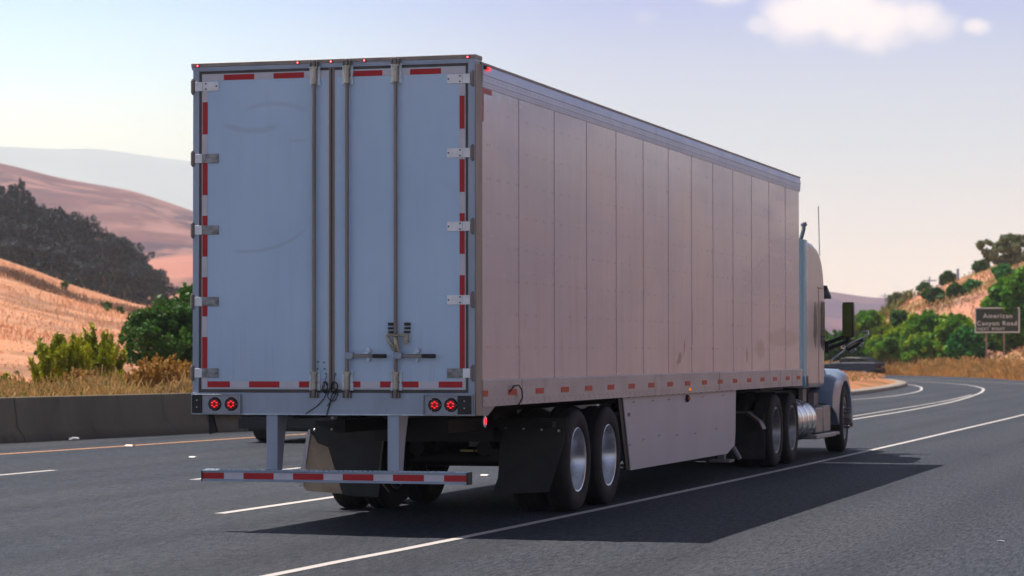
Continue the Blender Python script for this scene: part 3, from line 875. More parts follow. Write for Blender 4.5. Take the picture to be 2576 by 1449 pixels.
# hinges
for s, d in ((-1, DOORS[0]), (1, DOORS[1])):
    for i, zc_ in enumerate([3.898, 3.264, 2.636, 2.008, 1.383]):
        b = MB()
        q = (-1.202, -1.052) if s < 0 else (1.048, 1.186)
        w_ = (-1.272, -1.203) if s < 0 else (1.19, 1.257)
        worn = (s < 0 and i >= 1) or (s > 0 and i == 4)
        b.box(q[0], q[1], -.010, .005, zc_ - .04, zc_ + .04)
        b.mi = 1; b.box(w_[0], w_[1], -.016, .005, zc_ - .04, zc_ + .04)
        b.mi = 2
        kx = -1.293 if s < 0 else 1.277
        b.tube([(kx, -.012, zc_ - .058), (kx, -.012, zc_ + .058)], .017, 10)
        b.sphere((kx, -.012, zc_ - .062), .012, 1); b.sphere((kx, -.012, zc_ + .062), .012, 1)
        b.mi = 3
        bx = (-1.17, -1.17, -1.07) if s < 0 else (1.165, 1.165, 1.062)
        for xx, dzz in zip(bx, (.024, -.024, 0)): b.cyl((xx, -.012, zc_ + dzz), 1, .008, .008, 8)
        b.build('hinge', [M_hinged if worn else M_hinge, M_hinge, M_knuckle, mat('rivet_dark', (.12, .14, .17), .5, .5) if not worn else M_hinged], d, bevel=.002)
# lock rods with keepers
for xr, d in ((-.150, DOORS[0]), (.152, DOORS[1]), (.594, DOORS[1])):
    b = MB(); b.tube([(xr, -.036, 1.17), (xr, -.036, 4.055)], .0165, 12); rod = b.build('lock_rod', M_rod, d)
    for zt, up in ((3.96, 1), (1.318, -1)):
        b = MB()
        for sx_ in (-1, 1):   # shaped side plates
            xo = xr + sx_ * .036
            pts = [(xo - .014, -.085), (xo + .014, -.085), (xo + .014 * (1 if sx_ > 0 else .6), -.03), (xo + .008, -.012), (xo + .015, .02), (xo + .010, .06), (xo + .014, .085), (xo - .014, .085), (xo - .010, .06), (xo - .015, .02), (xo - .008, -.012), (xo - .014, -.03)]
            b.prism([(p[0], zt + p[1] * 1.0) for p in pts], 1, -.022, -.001)
            b.sphere((xo, -.026, zt + .072), .007, 1); b.sphere((xo, -.026, zt - .072), .007, 1)
        b.build('keeper', M_zinc, rod, bevel=.002)
        b = MB(); b.tube([(xr, -.038, zt - .075), (xr, -.038, zt + .078)], .025, 12); b.box(xr - .03, xr + .03, -.055, -.02, zt + .055, zt + .078)
        b.build('bearing', mat('keeper_tube', (.50, .47, .40), .38, .6, var=.3, vscale=12), rod, bevel=.002)
    for zt, nm in ((1.195, 0), (4.062, 1)):
        b = MB()
        b.box(xr - .038, xr + .038, -.045, -.006, zt - .026, zt - .012); b.box(xr - .038, xr - .024, -.055, -.006, zt - .026, zt + .022)
        b.box(xr + .022, xr + .036, -.055, -.006, zt - .026, zt + .022); b.box(xr - .016, xr + .014, -.06, -.03, zt - .02, zt + .03)
        b.build('cam', M_knuckle, rod, bevel=.002)
    # rod handles
    if xr > 0:
        b = MB(); b.box(xr - .012, xr + .062, -.066, -.02, 1.503, 1.563); b.build('clamp', M_frame, rod, bevel=.006)
        b = MB()
        b.prism([(1.519, -.052), (1.546, -.052), (1.546, -.040), (1.519, -.040)][0:0] or [(xr + .05, 1.517), (xr + .245, 1.519), (xr + .245, 1.543), (xr + .05, 1.548)], 1, -.056, -.044)
        h = b.build('handle', M_rod, rod, bevel=.003)
        b = MB(); b.box(xr + .240, xr + .364, -.066, -.036, 1.512, 1.547); b.build('grip', M_dark, h, bevel=.008)
        b = MB()
        xc = xr + .187
        b.prism([(xc - .018, 1.545), (xc + .020, 1.545), (xc + .022, 1.585), (xc + .010, 1.602), (xc - .010, 1.602), (xc - .020, 1.585)], 1, -.032, -.002)
        b.box(xc - .020, xc + .016, -.072, -.030, 1.548, 1.562); b.cyl((xc, -.036, 1.582), 1, .008, .01, 8)
        b.prism([(xc - .012, 1.517), (xc + .016, 1.517), (xc + .012, 1.488), (xc - .002, 1.477), (xc - .014, 1.488)], 1, -.030, -.002)
        b.build('handle_latch', M_zinc, d, bevel=.002)
# security lock cluster on the outer rod
b = MB()
for xs in (.545, .692):
    for zz_, hh in ((1.803, .013), (1.768, .009), (1.735, .009)): b.box(xs - .027, xs + .027, -.018, -.001, zz_ - hh, zz_ + hh)
b.build_each('vent_slot', M_dark, DOORS[1], bevel=.001)
b = MB()
b.tube([(.515, -.05, 1.704), (.55, -.055, 1.712), (.62, -.06, 1.706), (.69, -.055, 1.706)], .011, 8)
for xs in (.535, .592, .668): b.tube([(xs, -.05, 1.705), (xs + .001, -.06, 1.73), (xs + .010, -.05, 1.752)], .007, 6)
b.tube([(.528, -.04, 1.70), (.548, -.06, 1.655), (.585, -.06, 1.61), (.60, -.05, 1.57)], [.014, .017, .014, .008], 8)
b.tube([(.60, -.06, 1.69), (.61, -.065, 1.63), (.625, -.055, 1.57), (.637, -.045, 1.555)], [.018, .022, .014, .008], 8)
b.tube([(.54, -.04, 1.66), (.555, -.045, 1.60), (.57, -.04, 1.575)], .005, 6)
b.box(.675, .705, -.05, -.002, 1.65, 1.715); b.cyl((.688, -.04, 1.655), 2, .013, .05, 10)
b.build('lock_hasp', M_brass, DOORS[1], bevel=.001)
# top clearance lamps
for (xl) in (-1.245, -.308, -.002, .304, 1.237):
    zl = 4.080 if abs(xl) > 1 else 4.0795
    b = MB(); b.cyl((xl, -.016, zl), 1, .015, .012, 14); b.mi = 1; b.sphere((xl, -.021, zl), .0085, 2, (1, .6, 1))
    b.build('clearance_lamp', [M_ledlens, mat('lit_lamp_core', (1, .2, .2), .3, emit=(1.0, .12, .12, 2.5))], T)
# tail light boxes
M_box = mat('lamp_box_metal', (.33, .35, .40), .42, .4)
def tail(name, x0, x1, blk, lamps, fr):
    b = MB()
    z0, z1 = 1.026, 1.198
    b.box(x0, x1, -.030, -.0185, z0, z1)
    for (a, c_, d_, e_) in ((x0, x1, z1 - .006, z1), (x0, x1, z0, z0 + .006), (x0, x0 + .006, z0 + .006, z1 - .006), (x1 - .006, x1, z0 + .006, z1 - .006)): b.box(a, c_, -.050, -.030, d_, e_)
    bx_ = b.build(name, M_box, T, bevel=.0015)
    b = MB(); b.box(blk[0], blk[1], -.044, -.0305, z0 + .008, z1 - .008); b.mi = 1
    xm = (blk[0] + blk[1]) / 2
    for zz_ in (1.145, 1.085): b.sphere((xm, -.046, zz_), .007, 2)
    b.build('junction_cover', [M_dark, M_bolt], bx_, bevel=.004)
    for xl in lamps:
        b = MB(); b.lathe([(0, -.012), (.040, -.012), (.047, -.014), (.052, -.018), (.058, -.012), (.060, .0)], (xl, -.030, 1.112), 1, 32)
        lp = b.build('tail_lamp', M_dark, bx_)
        b = MB(); b.lathe([(0, -.0135), (.038, -.0135), (.042, -.0125)], (xl, -.030, 1.112), 1, 32); b.build('lens', M_ledlens, lp)
        b = MB()
        for k in range(7):
            a = 2 * math.pi * k / 6 + math.pi / 2
            ox, oz = (0, 0) if k == 6 else (.024 * math.cos(a), .024 * math.sin(a))
            if k == 6: continue
            b.sphere((xl + ox, -.0425, 1.112 + oz), .0085, 2, (1.15, .45, .62))
        b.build_each('led', M_led, lp)
        b = MB()
        for k in range(3):
            a = R(90 + 120 * k + 30); b.sphere((xl + .053 * math.cos(a), -.048, 1.112 - .053 * math.sin(a)), .0035, 1)
        b.build_each('screw', M_bolt, lp)
tail('tail_light_box', -1.288, -.828, (-1.280, -1.192), (-1.072, -.918), None)
tail('tail_light_box', .845, 1.284, (1.150, 1.276), (.946, 1.090), None)
# loose wiring in the middle of the sill
M_wire = mat('black_cable', (.012, .012, .013), .5)
b = MB()
def loop(cx_, cz_, rx, rz, y, r_=.0045, n=18, a0=0, a1=360):
    b.tube([(cx_ + rx * math.cos(R(a0 + (a1 - a0) * k / n)), y + .01 * math.sin(3 * R(a0 + 360 * k / n)), cz_ + rz * math.sin(R(a0 + (a1 - a0) * k / n))) for k in range(n + 1)], r_, 6)
loop(-.045, 1.263, .016, .046, -.03); loop(-.050, 1.26, .022, .050, -.036); loop(.035, 1.262, .030, .045, -.03); loop(.040, 1.256, .024, .052, -.04); loop(.022, 1.20, .045, .058, -.035, .004)
b.tube([(.045, -.035, 1.24), (.02, -.045, 1.20), (-.005, -.035, 1.12), (-.03, -.03, 1.04), (-.05, -.01, .95), (-.03, .05, .90)], .0055, 6)
b.tube([(-.03, -.035, 1.22), (-.06, -.04, 1.16), (-.12, -.03, 1.10), (-.2, -.025, 1.05), (-.25, -.015, 1.018)], .0045, 6)
b.tube([(.05, -.035, 1.2), (.03, -.045, 1.16), (-.03, -.035, 1.10)], .004, 6)
b.tube([(-.02, -.036, 1.245), (-.05, -.03, 1.32), (-.04, -.012, 1.36)], .0035, 6)
b.tube([(.035, -.036, 1.29), (.032, -.02, 1.34), (.035, -.01, 1.37)], .0035, 6)
b.build_each('cable', M_wire, T)
b = MB()
for (x_, z_) in ((-.07, 1.475), (-.065, 1.42), (-.125, 1.48), (-.13, 1.42), (-.05, 1.375), (.035, 1.378)): b.cyl((x_, -.001, z_), 1, .009, .008, 8)
b.build_each('bolt', mat('bolt_dark', (.18, .2, .24), .5, .4), T)

# underride guard
for (xa, xb) in ((-.602, -.500), (.510, .612)):
    b = MB()
    b.box(xa, xb, .0, .012, .535, 1.0195)
    b.prism([(.012, .535), (.12, .535), (.17, .78), (.26, 1.0195), (.012, 1.0195)], 0, xb - .010, xb)
    b.prism([(.012, .535), (.12, .535), (.17, .78), (.26, 1.0195), (.012, 1.0195)], 0, xa, xa + .010)
    b.build('guard_post', M_frame, T, bevel=.002)
b = MB()
b.box(-1.199, 1.223, -.006, .004, .437, .534); b.box(-1.199, 1.223, .004, .11, .526, .5342); b.box(-1.199, 1.223, .004, .11, .4368, .445)
b.box(-1.199, 1.223, -.022, -.006, .5245, .5345); b.box(-1.199, 1.223, -.022, -.006, .4365, .4465)
gd = b.build('bumper_bar', M_frame, T, bevel=.0015)
b = MB(); b.box(1.223, 1.236, -.025, .112, .432, .538); b.box(-1.205, -1.199, -.022, .112, .434, .536); b.build_each('end_cap', M_dark, gd, bevel=.003)
b = MB(); tape_segments(b, None, [(-1.198, -.995), (-.812, -.532), (-.352, -.072), (.104, .384), (.560, .840), (1.020, 1.222)], -1.199, 1.223, True, (.458, .513), y0=-.0075, y1=-.005)
b.build('reflective_tape', [M_wtape, M_red], gd)
b = MB()
x = -1.19
while x < 1.2:
    b.prism([(x, .534), (x + .03, .534), (x + .024, .542), (x + .006, .542)], 1, .0, .10); x += .045
b.build('grip_step', M_zinc, gd)

# ---- running gear
def tyre_prof(r, w):
    h = w / 2
    return [(r * .60, -h * .70), (r * .64, -h * .86), (r * .72, -h), (r * .86, -h * .99), (r * .945, -h * .90), (r * .985, -h * .76), (r, -h * .60),
            (r, -h * .50), (r * .978, -h * .49), (r * .978, -h * .43), (r, -h * .42), (r, -h * .06), (r * .978, -h * .05), (r * .978, h * .05), (r, h * .06), (r, h * .42), (r * .978, h * .43), (r * .978, h * .49), (r, h * .50),
            (r, h * .60), (r * .985, h * .76), (r * .945, h * .90), (r * .86, h * .99), (r * .72, h), (r * .64, h * .86), (r * .60, h * .70)]
def make_wheel(r, w, rim_mat, kind):
    """wheel about the x axis, outer side +x; mesh = hub, children tyre and rim"""
    b = MB()
    ax_out = .02 if kind == 'dish' else .16
    if kind == 'dish': b.lathe([(0, .035), (.05, .035), (.065, .02), (.085, -.02), (.12, -.05), (.12, -.16)], (0, 0, 0), 0, 24)
    else: b.lathe([(0, .235), (.06, .235), (.075, .22), (.085, .17), (.10, .13), (.13, .10), (.13, -.10)], (0, 0, 0), 0, 24)
    hub = b.build('wheel', M_aludull if kind == 'dish' else M_knuckle, None)
    sc.collection.objects.unlink(hub); sc.collection.objects.link(hub)
    b = MB(); b.lathe(tyre_prof(r, w), (0, 0, 0), 0, 64); t_ = b.build('tyre', M_rubber, hub, smooth=.5)
    b = MB(); rr_ = r * .60; h = w / 2
    if kind == 'dish':
        b.lathe([(rr_ + .012, h * .80), (rr_ + .016, h * .86), (rr_ + .008, h * .90), (rr_ - .006, h * .86), (rr_ - .014, h * .5), (rr_ - .03, h * .3), (rr_ - .036, -.02), (rr_ - .05, -.06), (rr_ * .72, -.085), (rr_ * .5, -.05), (.10, -.03), (.09, -.03), (.09, -.06), (rr_ - .02, -h * .8)], (0, 0, 0), 0, 56)
        b.mi = 1
        for k in range(10):
            a = 2 * math.pi * k / 10; b.cyl((-.02, .14 * math.cos(a), .14 * math.sin(a)), 0, .014, .05, 6)
    else:
        b.lathe([(rr_ + .012, h * .80), (rr_ + .016, h * .86), (rr_ + .008, h * .90), (rr_ - .006, h * .84), (rr_ - .02, h * .55), (rr_ - .045, h * .45), (rr_ * .72, h * .62), (rr_ * .55, .13), (.13, .135), (.13, .0), (rr_ - .02, -h * .8)], (0, 0, 0), 0, 56)
        b.mi = 1
        for k in range(10):
            a = 2 * math.pi * k / 10; b.cyl((.175, .15 * math.cos(a), .15 * math.sin(a)), 0, .02, .09, 6)
        b.lathe([(0, .24), (.055, .24), (.06, .22)], (0, 0, 0), 0, 12)
    b.build('rim', [rim_mat, M_knuckle], hub, smooth=.7)
    return hub
def copy_wheel(w0, parent, loc, flip):
    o = w0.copy(); sc.collection.objects.link(o)
    o.parent = parent; o.matrix_parent_inverse = Matrix.Translation(parent.location).inverted()
    o.location = loc; o.rotation_euler = (RNG.uniform(0, 6), 0, math.pi if flip else 0)
    for ch in w0.children:
        c = ch.copy(); sc.collection.objects.link(c); c.parent = o
    return o
wA = make_wheel(.505, .27, M_alu, 'dish')
first = True
for yw in (3.73, 4.98):
    for (xw, fl) in ((1.105, False), (.775, True), (-1.105, True), (-.775, False)):
        if first:
            wA.parent = T; wA.matrix_parent_inverse = Matrix.Translation(T.location).inverted(); wA.location = (xw, yw, .505); first = False
        else: copy_wheel(wA, T, (xw, yw, .505), fl)
    b = MB(); b.tube([(-.95, yw, .505), (.95, yw, .505)], .075, 14)
    for s in (-1, 1):
        b.cyl((s * .62, yw, .505), 0, .20, .16, 20); b.box(s * .5 - .05, s * .5 + .05, yw - .45, yw + .12, .50, .62); b.cyl((s * .45, yw + .25, .74), 2, .12, .2, 14)
        b.tube([(s * .35, yw - .30, .62), (s * .35, yw - .02, .62)], .08, 12)
    b.build('axle', M_under, T)
b = MB()
for s in (-1, 1):
    b.box(s * .50 - .05, s * .50 + .05, 1.6, 7.4, .82, .94); b.box(s * .42 - .03, s * .42 + .03, .25, 15.8, .98, 1.13)
for yk in np.arange(.5, 15.6, .305): b.box(-1.27, 1.27, yk - .02, yk + .02, 1.085, 1.14)
b.box(-1.2, 1.2, 2.85, 3.0, .84, .90); b.box(-.6, .6, 2.9, 3.3, .70, .98); b.cyl((0, 6.6, .72), 0, .16, 1.0, 18); b.box(-.5, .5, 3.2, 5.6, .80, .88)
b.build('chassis', M_under, T)
b = MB(); b.tube([(-.53, 3.0, .85), (-.57, 2.99, .55), (-.58, 2.98, .42), (-.55, 2.98, .28), (-.49, 3.0, .20)], .008, 6); b.build('air_line', mat('brown_hose', (.16, .13, .10), .6), T)
b = MB(); b.box(.15, .28, 3.28, 3.30, .59, .61); b.box(.30, .315, 3.28, 3.30, .59, .61); b.build('axle_tag', mat('yellowish_tag', (.45, .33, .12), .6), T)
# side lamps
b = MB(); b.prism([(.23, 4.0), (.33, 4.0), (.33, 4.025), (.23, 4.03)], 0, 1.302, 1.325); b.mi = 1; b.prism([(.27, 4.0), (.35, 3.995), (.35, 4.018), (.27, 4.02)], 0, 1.31, 1.335)
b.build('side_marker_lamp', [M_dark, M_led], T, bevel=.002)
def oval(cx_, cy_, cz_, ry, rz, mats, name, dx=.03):
    b = MB(); b.sphere((cx_, cy_, cz_), 1, 3, (dx, ry, rz)); b.mi = 1; b.sphere((cx_ + dx * .5, cy_ - .01, cz_), 1, 3, (dx * .8, ry * .62, rz * .62)); b.build(name, mats, T)
oval(1.262, .40, .965, .040, .055, [M_hinge, M_led], 'side_marker_lamp', .014)
oval(1.30, 8.512, 1.135, .022, .030, [M_ambd, M_amb], 'amber_marker_lamp', .02)
oval(1.27, 8.55, 1.030, .055, .045, [M_dark, M_ambd], 'amber_marker_lamp', .03)
b = MB(); b.prism([(.207, 3.795), (.50, 3.795), (.50, 3.838), (.207, 3.838)], 0, 1.296, 1.2985); b.prism([(.207, 3.55), (.255, 3.55), (.255, 3.7949), (.207, 3.7949)], 0, 1.296, 1.2985); b.build('reflective_tape', mat('faded_red_tape', (.46, .03, .03), .45, var=.2, vscale=5), T)
SQ = [(.207, .348), (.973, 1.245), (1.888, 2.16), (2.787, 3.07), (3.699, 3.973), (4.607, 4.878), (5.517, 5.785), (6.431, 6.705), (7.35, 7.622)] + [(c - .135, c + .135) for c in (8.402, 9.331, 10.256, 11.172, 12.091, 13.009, 13.903, 14.864, 15.725)]
for (a, c_) in SQ:
    b = MB(); b.prism([(a, 1.180), (c_, 1.180), (c_, 1.232), (a, 1.232)], 0, 1.3045, 1.3085); b.build('side_reflector', M_side_red, T)
b = MB(); b.tube([(1.31, 1.0, 1.205), (1.33, 1.08, 1.262), (1.34, 1.2, 1.268), (1.34, 1.30, 1.22), (1.335, 1.33, 1.15), (1.32, 1.26, 1.09)], .007, 6); b.build_each('cable', M_wire, T)
b = MB(); b.box(1.3055, 1.312, 1.24, 1.30, 1.16, 1.19); b.build('cable_clip', mat('clip_yellow', (.5, .4, .2), .5), T)
# side skirts
for s in (1, -1):
    b = MB(); b.prism([(5.46, 1.090), (5.55, .90), (5.80, .315), (10.91, .306), (11.375, .400), (11.42, .56), (11.46, 1.090)], 0, min(s * 1.245, s * 1.258), max(s * 1.245, s * 1.258))
    sk = b.build('side_skirt', M_skirt, T, bevel=.002)
    if s > 0:
        b = MB()
        for (yy_, zz_) in ((6.35, .62), (7.1, .64), (8.0, .62), (9.0, .61), (10.2, .63), (5.72, .58), (5.9, 1.03), (6.8, 1.03), (7.6, 1.03), (9.4, 1.03), (10.6, 1.03)): b.cyl((1.259, yy_, zz_), 0, .009, .004, 8); b.cyl((1.259, yy_ + .06, zz_ + .004), 0, .009, .004, 8)
        b.box(1.2585, 1.262, 5.66, 5.76, .885, .925); b.build_each('bolt', mat('bolt_grey', (.16, .15, .15), .5, .4), sk)
    b = MB(); b.prism([(5.30, 1.09), (5.46, 1.09), (5.80, .315), (5.66, .33)], 0, min(s * 1.22, s * 1.243), max(s * 1.22, s * 1.243)); b.build('skirt_edge', M_dark, T)
# mud flaps
b = MB(); b.prism([(.64, .86), (1.26, .85), (1.26, .71), (1.11, .22), (.54, .19), (.60, .35)], 1, 3.05, 3.07); fl = b.build('mud_flap', M_flap, T)
b = MB()
for xs in (.68, .86, 1.04, 1.21): b.sphere((xs, 3.045, .835 - (xs - .68) * .05), .014, 2)
b.build_each('bolt', M_bolt, fl)
b = MB(); b.box(.42, 1.28, 3.075, 3.09, .80, .93); b.box(.40, 1.22, 3.07, 3.12, .86, .90); b.build('flap_bracket', mat('dusty_bracket', (.035, .03, .026), .7), T)
b = MB()
nseg = 8
ou = [[(-1.36 - .09 * t ** 1.2, 3.12 + .10 * t, .80 - .585 * t), (-1.335 - .085 * t ** 1.2, 3.12 + .10 * t, .80 - .585 * t)] for t in [k / nseg for k in range(nseg + 1)]]
b.prism([(-1.335, .80), (-1.10, .84), (-.98, .17), (-1.38, .195), (-1.42, .235)], 1, 3.10, 3.112)
fl = b.build('mud_flap', M_beige, T); tag(fl, 'dirty beige mud flap')
b = MB(); b.prism([(-1.338, .80), (-1.345, .74), (-1.425, .26), (-1.455, .235), (-1.47, .27), (-1.375, .77), (-1.36, .80)], 1, 3.085, 3.115); b.build('flap_edge', M_skirt, fl)
b = MB(); b.prism([(-1.33, .83), (-1.33, .77), (-1.29, .735), (-1.25, .67), (-1.14, .63), (-1.08, .44), (-.99, .17), (-.86, .15), (-.62, .15), (-.55, .84), (-.52, .86)], 1, 3.05, 3.066); fl = b.build('mud_flap', M_flap, T)
b = MB()
for xs in (-1.28, -1.10, -.92, -.75): b.sphere((xs, 3.045, .80 + (xs + 1.28) * .05), .016, 2)
b.build_each('bolt', M_bolt, fl)
b = MB(); b.box(-1.2, -.42, 3.07, 3.12, .86, .90); b.build('flap_bracket', M_under, T)
b = MB()   # bright bits seen between flap and sill: valve block and strap
b.box(-1.69 + .33, -1.60 + .34, 3.5, 3.6, .93, 1.03); b.tube([(-1.18, 3.3, .90), (-1.10, 3.3, 1.03)], .03, 6)
b.build('bracket_plate', mat('pale_bracket', (.55, .53, .50), .5, var=.7, vscale=25), T)
b = MB(); b.prism([(-1.22, .84), (-1.15, .86), (-1.19, 1.02), (-1.23, 1.02)], 1, -.0 + .2, .23); b.build('hanging_strap', M_under, T)
# landing gear
for s in (1, -1):
    b = MB(); b.box(s * 1.0 - .06, s * 1.0 + .06, 11.75, 11.89, .36, 1.10); b.box(s * 1.0 - .045, s * 1.0 + .045, 11.77, 11.87, .20, .36); b.box(s * 1.0 - .13, s * 1.0 + .13, 11.66, 11.98, .165, .20)
    b.tube([(s * 1.12, 11.95, .36), (s * 1.2, 12.0, .20)], .03, 6); b.build('landing_leg', mat('grey_landing_leg', (.30, .29, .30), .5, .2), T, bevel=.004)

# ================================================================== TRACTOR
M_cab = mat('pale_cab_paint', (.44, .43, .425), .30, .15, var=.08, vscale=1.5, rvar=.1, coat=.3)
M_cabblue = mat('blue_grey_paint', (.20, .27, .38), .32, .0, coat=.2)
M_glass = mat('tinted_glass', (.07, .07, .085), .15, 0, spec=.5)
M_cglass = mat('dark_car_glass', (.01, .012, .015), .4, 0, spec=.3)
K = thing('tractor_truck', (0, 17.5, 0), 'pale long nose tractor unit coupled to the front of the long box trailer', 'truck')
b = MB()
prof = [(17.0, 1.045), (18.58, 1.03), (18.62, 1.5), (18.645, 2.1), (18.62, 2.5), (18.54, 2.75), (18.42, 2.91), (18.25, 3.03), (18.0, 3.12), (17.6, 3.185), (17.0, 3.205)]
b.prism(prof, 0, -1.20, 1.20)
cabo = b.build('sleeper_cab', M_cab, K, bevel=.07, seg=4)
b = MB()
prof = [(18.56, 1.02), (19.7, 1.0), (19.72, 1.75), (19.62, 1.95), (19.3, 2.62), (18.95, 2.78), (18.56, 2.80)]
b.prism(prof, 0, -.93, .93); b.build('cab', M_cab, K, bevel=.04)
b = MB(); b.prism([(19.64, 1.93), (19.34, 2.56), (19.36, 2.57), (19.68, 1.95)], 0, -.85, .85); b.build('windshield', M_glass, K)
b = MB()   # cab side window seen on the outer skin
b.prism([(18.22, 1.72), (18.30, 1.64), (18.60, 1.58), (18.625, 2.2), (18.60, 2.34), (18.30, 2.34), (18.24, 2.2)], 0, 1.198, 1.204); b.build('side_window', M_glass, K, bevel=.002)
b = MB(); b.prism([(17.62, 1.80), (17.78, 1.62), (17.90, 1.9), (17.86, 2.2), (17.74, 2.32), (17.64, 2.1)], 0, 1.1985, 1.2035); b.build('side_window', M_glass, K, bevel=.002)
b = MB(); b.box(1.199, 1.212, 17.98, 18.40, 2.52, 2.535); b.box(1.199, 1.2045, 18.06, 18.068, 1.1, 2.5); b.build_each('door_trim', mat('trim_line', (.25, .23, .22), .5), K)
# ribbed side extender behind the cab
M_ext = mat('polished_blue_fairing', (.20, .50, .70), .25, .6, rvar=.1, vscale=6)
for s in (1, -1):
    b = MB()
    pr = [(16.30, 1.14), (16.42, 1.20), (16.52, 1.225), (16.58, 1.20), (16.66, 1.225), (16.76, 1.235), (16.84, 1.21), (16.92, 1.22), (17.05, 1.205)]
    rings = []
    for (yy_, xx_) in pr: rings.append([(s * xx_, yy_, 1.05 if yy_ > 16.7 else 1.22), (s * xx_, yy_, 3.20), (s * (xx_ - .05), yy_, 3.20), (s * (xx_ - .05), yy_, 1.05 if yy_ > 16.7 else 1.22)])
    b.loft(rings); b.build('side_fairing', M_ext, K, smooth=.9)
b = MB(); b.box(1.19, 1.225, 16.86, 17.02, 1.06, 1.22); b.build('fairing_foot', M_dark, K, bevel=.01)
b = MB(); b.box(-1.1, 1.1, 16.35, 17.0, 3.13, 3.195); b.build('roof_panel', M_cab, K)
# visor
b = MB(); b.prism([(19.45, 2.52), (19.85, 2.40), (19.86, 2.43), (19.45, 2.60)], 0, -.95, 1.10); b.build('sun_visor', M_dark, K)
# hood, fenders
b = MB()
secs = []
for (yy_, hw_, zt, zb_) in ((19.65, .90, 1.72, .9), (20.2, .86, 1.66, .8), (20.9, .76, 1.56, .7), (21.5, .62, 1.40, .6), (21.75, .5, 1.1, .55)):
    ring = [(-hw_, yy_, zb_), (-hw_, yy_, zt - .22), (-hw_ + .12, yy_, zt - .05), (-hw_ * .4, yy_, zt), (hw_ * .4, yy_, zt), (hw_ - .12, yy_, zt - .05), (hw_, yy_, zt - .22), (hw_, yy_, zb_)]
    secs.append(ring)
b.loft(secs); b.build('hood', M_cabblue, K, smooth=1.0)
for s in (1, -1):
    b = MB()
    ou = []; n_ = 12
    cyw, czw = 20.35, .52
    ang = [R(-8 + 196 * k / n_) for k in range(n_ + 1)]
    top = [(cyw + .74 * math.cos(a), czw + .68 * math.sin(a) + (.10 if 60 < math.degrees(a) < 165 else .0)) for a in ang]
    inn = [(cyw + .62 * math.cos(a), czw + .60 * math.sin(a)) for a in ang]
    top[9:] = [(19.62, 1.22), (19.30, 1.16), (19.12, .95), (19.1, .78)][:len(top[9:])]
    rings = []
    for (p, q) in zip(top, inn):
        rings.append([(s * .72, p[0], p[1] + .02), (s * 1.12, p[0], p[1]), (s * 1.235, p[0], p[1] - .06), (s * 1.245, q[0] * .5 + p[0] * .5, q[1] * .5 + p[1] * .5), (s * 1.235, q[0], q[1]), (s * .72, q[0], q[1])])
    b.loft(rings); b.build('fender', M_cabblue, K, smooth=1.0)
    b = MB(); b.box(min(s * .9, s * 1.02), max(s * .9, s * 1.02), 18.9, 19.6, 1.0, 1.25); b.build('cowl_vent', M_dark, K)
    b = MB(); b.tube([(s * .93, 16.22, .565), (s * .93, 17.70, .565)], .30, 32); tk = b.build('fuel_tank', mat('polished_tank', (.60, .58, .56), .22, .9, rvar=.1, vscale=4), K, bevel=.02)
    b = MB()
    for yy_ in (16.55, 17.0, 17.42): b.lathe([(.300, -.03), (.309, -.028), (.309, .028), (.300, .03)], (s * .93, yy_, .565), 1, 32)
    b.build_each('tank_strap', M_chrome, tk)
    b = MB(); b.box(min(s * .75, s * 1.2), max(s * .75, s * 1.2), 17.80, 18.40, .36, .74); b.box(min(s * .75, s * 1.21), max(s * .75, s * 1.21), 18.43, 19.06, .36, .76); b.box(min(s * .75, s * 1.214), max(s * .75, s * 1.214), 18.45, 19.04, .60, .605)
    b.build_each('step_box', mat('dull_aluminium_box', (.42, .39, .36), .4, .5, var=.25, vscale=5), K, bevel=.02)
    b = MB(); b.box(min(s * .8, s * 1.22), max(s * .8, s * 1.22), 17.78, 19.55, .27, .345); b.box(min(s * .85, s * 1.225), max(s * .85, s * 1.225), 19.5, 19.86, .285, .335)
    b.build('cab_step', mat('step_metal', (.46, .44, .42), .4, .5), K, bevel=.015)
b = MB(); b.box(-1.1, 1.1, 21.6, 21.95, .35, .72); b.build('bumper', M_chrome, K, bevel=.04)
b = MB(); b.box(-.5, .5, 21.72, 21.80, .75, 1.35); b.build('grille', M_dark, K)
b = MB()
for s in (-1, 1): b.box(s * .43 - .04, s * .43 + .04, 13.6, 21.4, .78, 1.02)
b.box(-.9, .9, 16.1, 18.6, .75, 1.0); b.box(-.9, .9, 18.6, 20.0, .6, 1.0); b.box(-.35, .35, 14.2, 16.0, .6, .9); b.box(.5, .93, 17.75, 18.9, .8, 1.03)
b.box(.5, 1.05, 14.2, 15.9, 1.035, 1.085); b.cyl((0, 15.05, 1.06), 2, .5, .06, 24)
b.build('frame', M_under, K)
b = MB(); b.box(.96, 1.02, 17.7, 18.0, .80, 1.02); b.box(.96, 1.05, 18.5, 18.9, .76, .95); b.build('bracket', mat('grey_bracket', (.30, .28, .26), .5, .3), K)
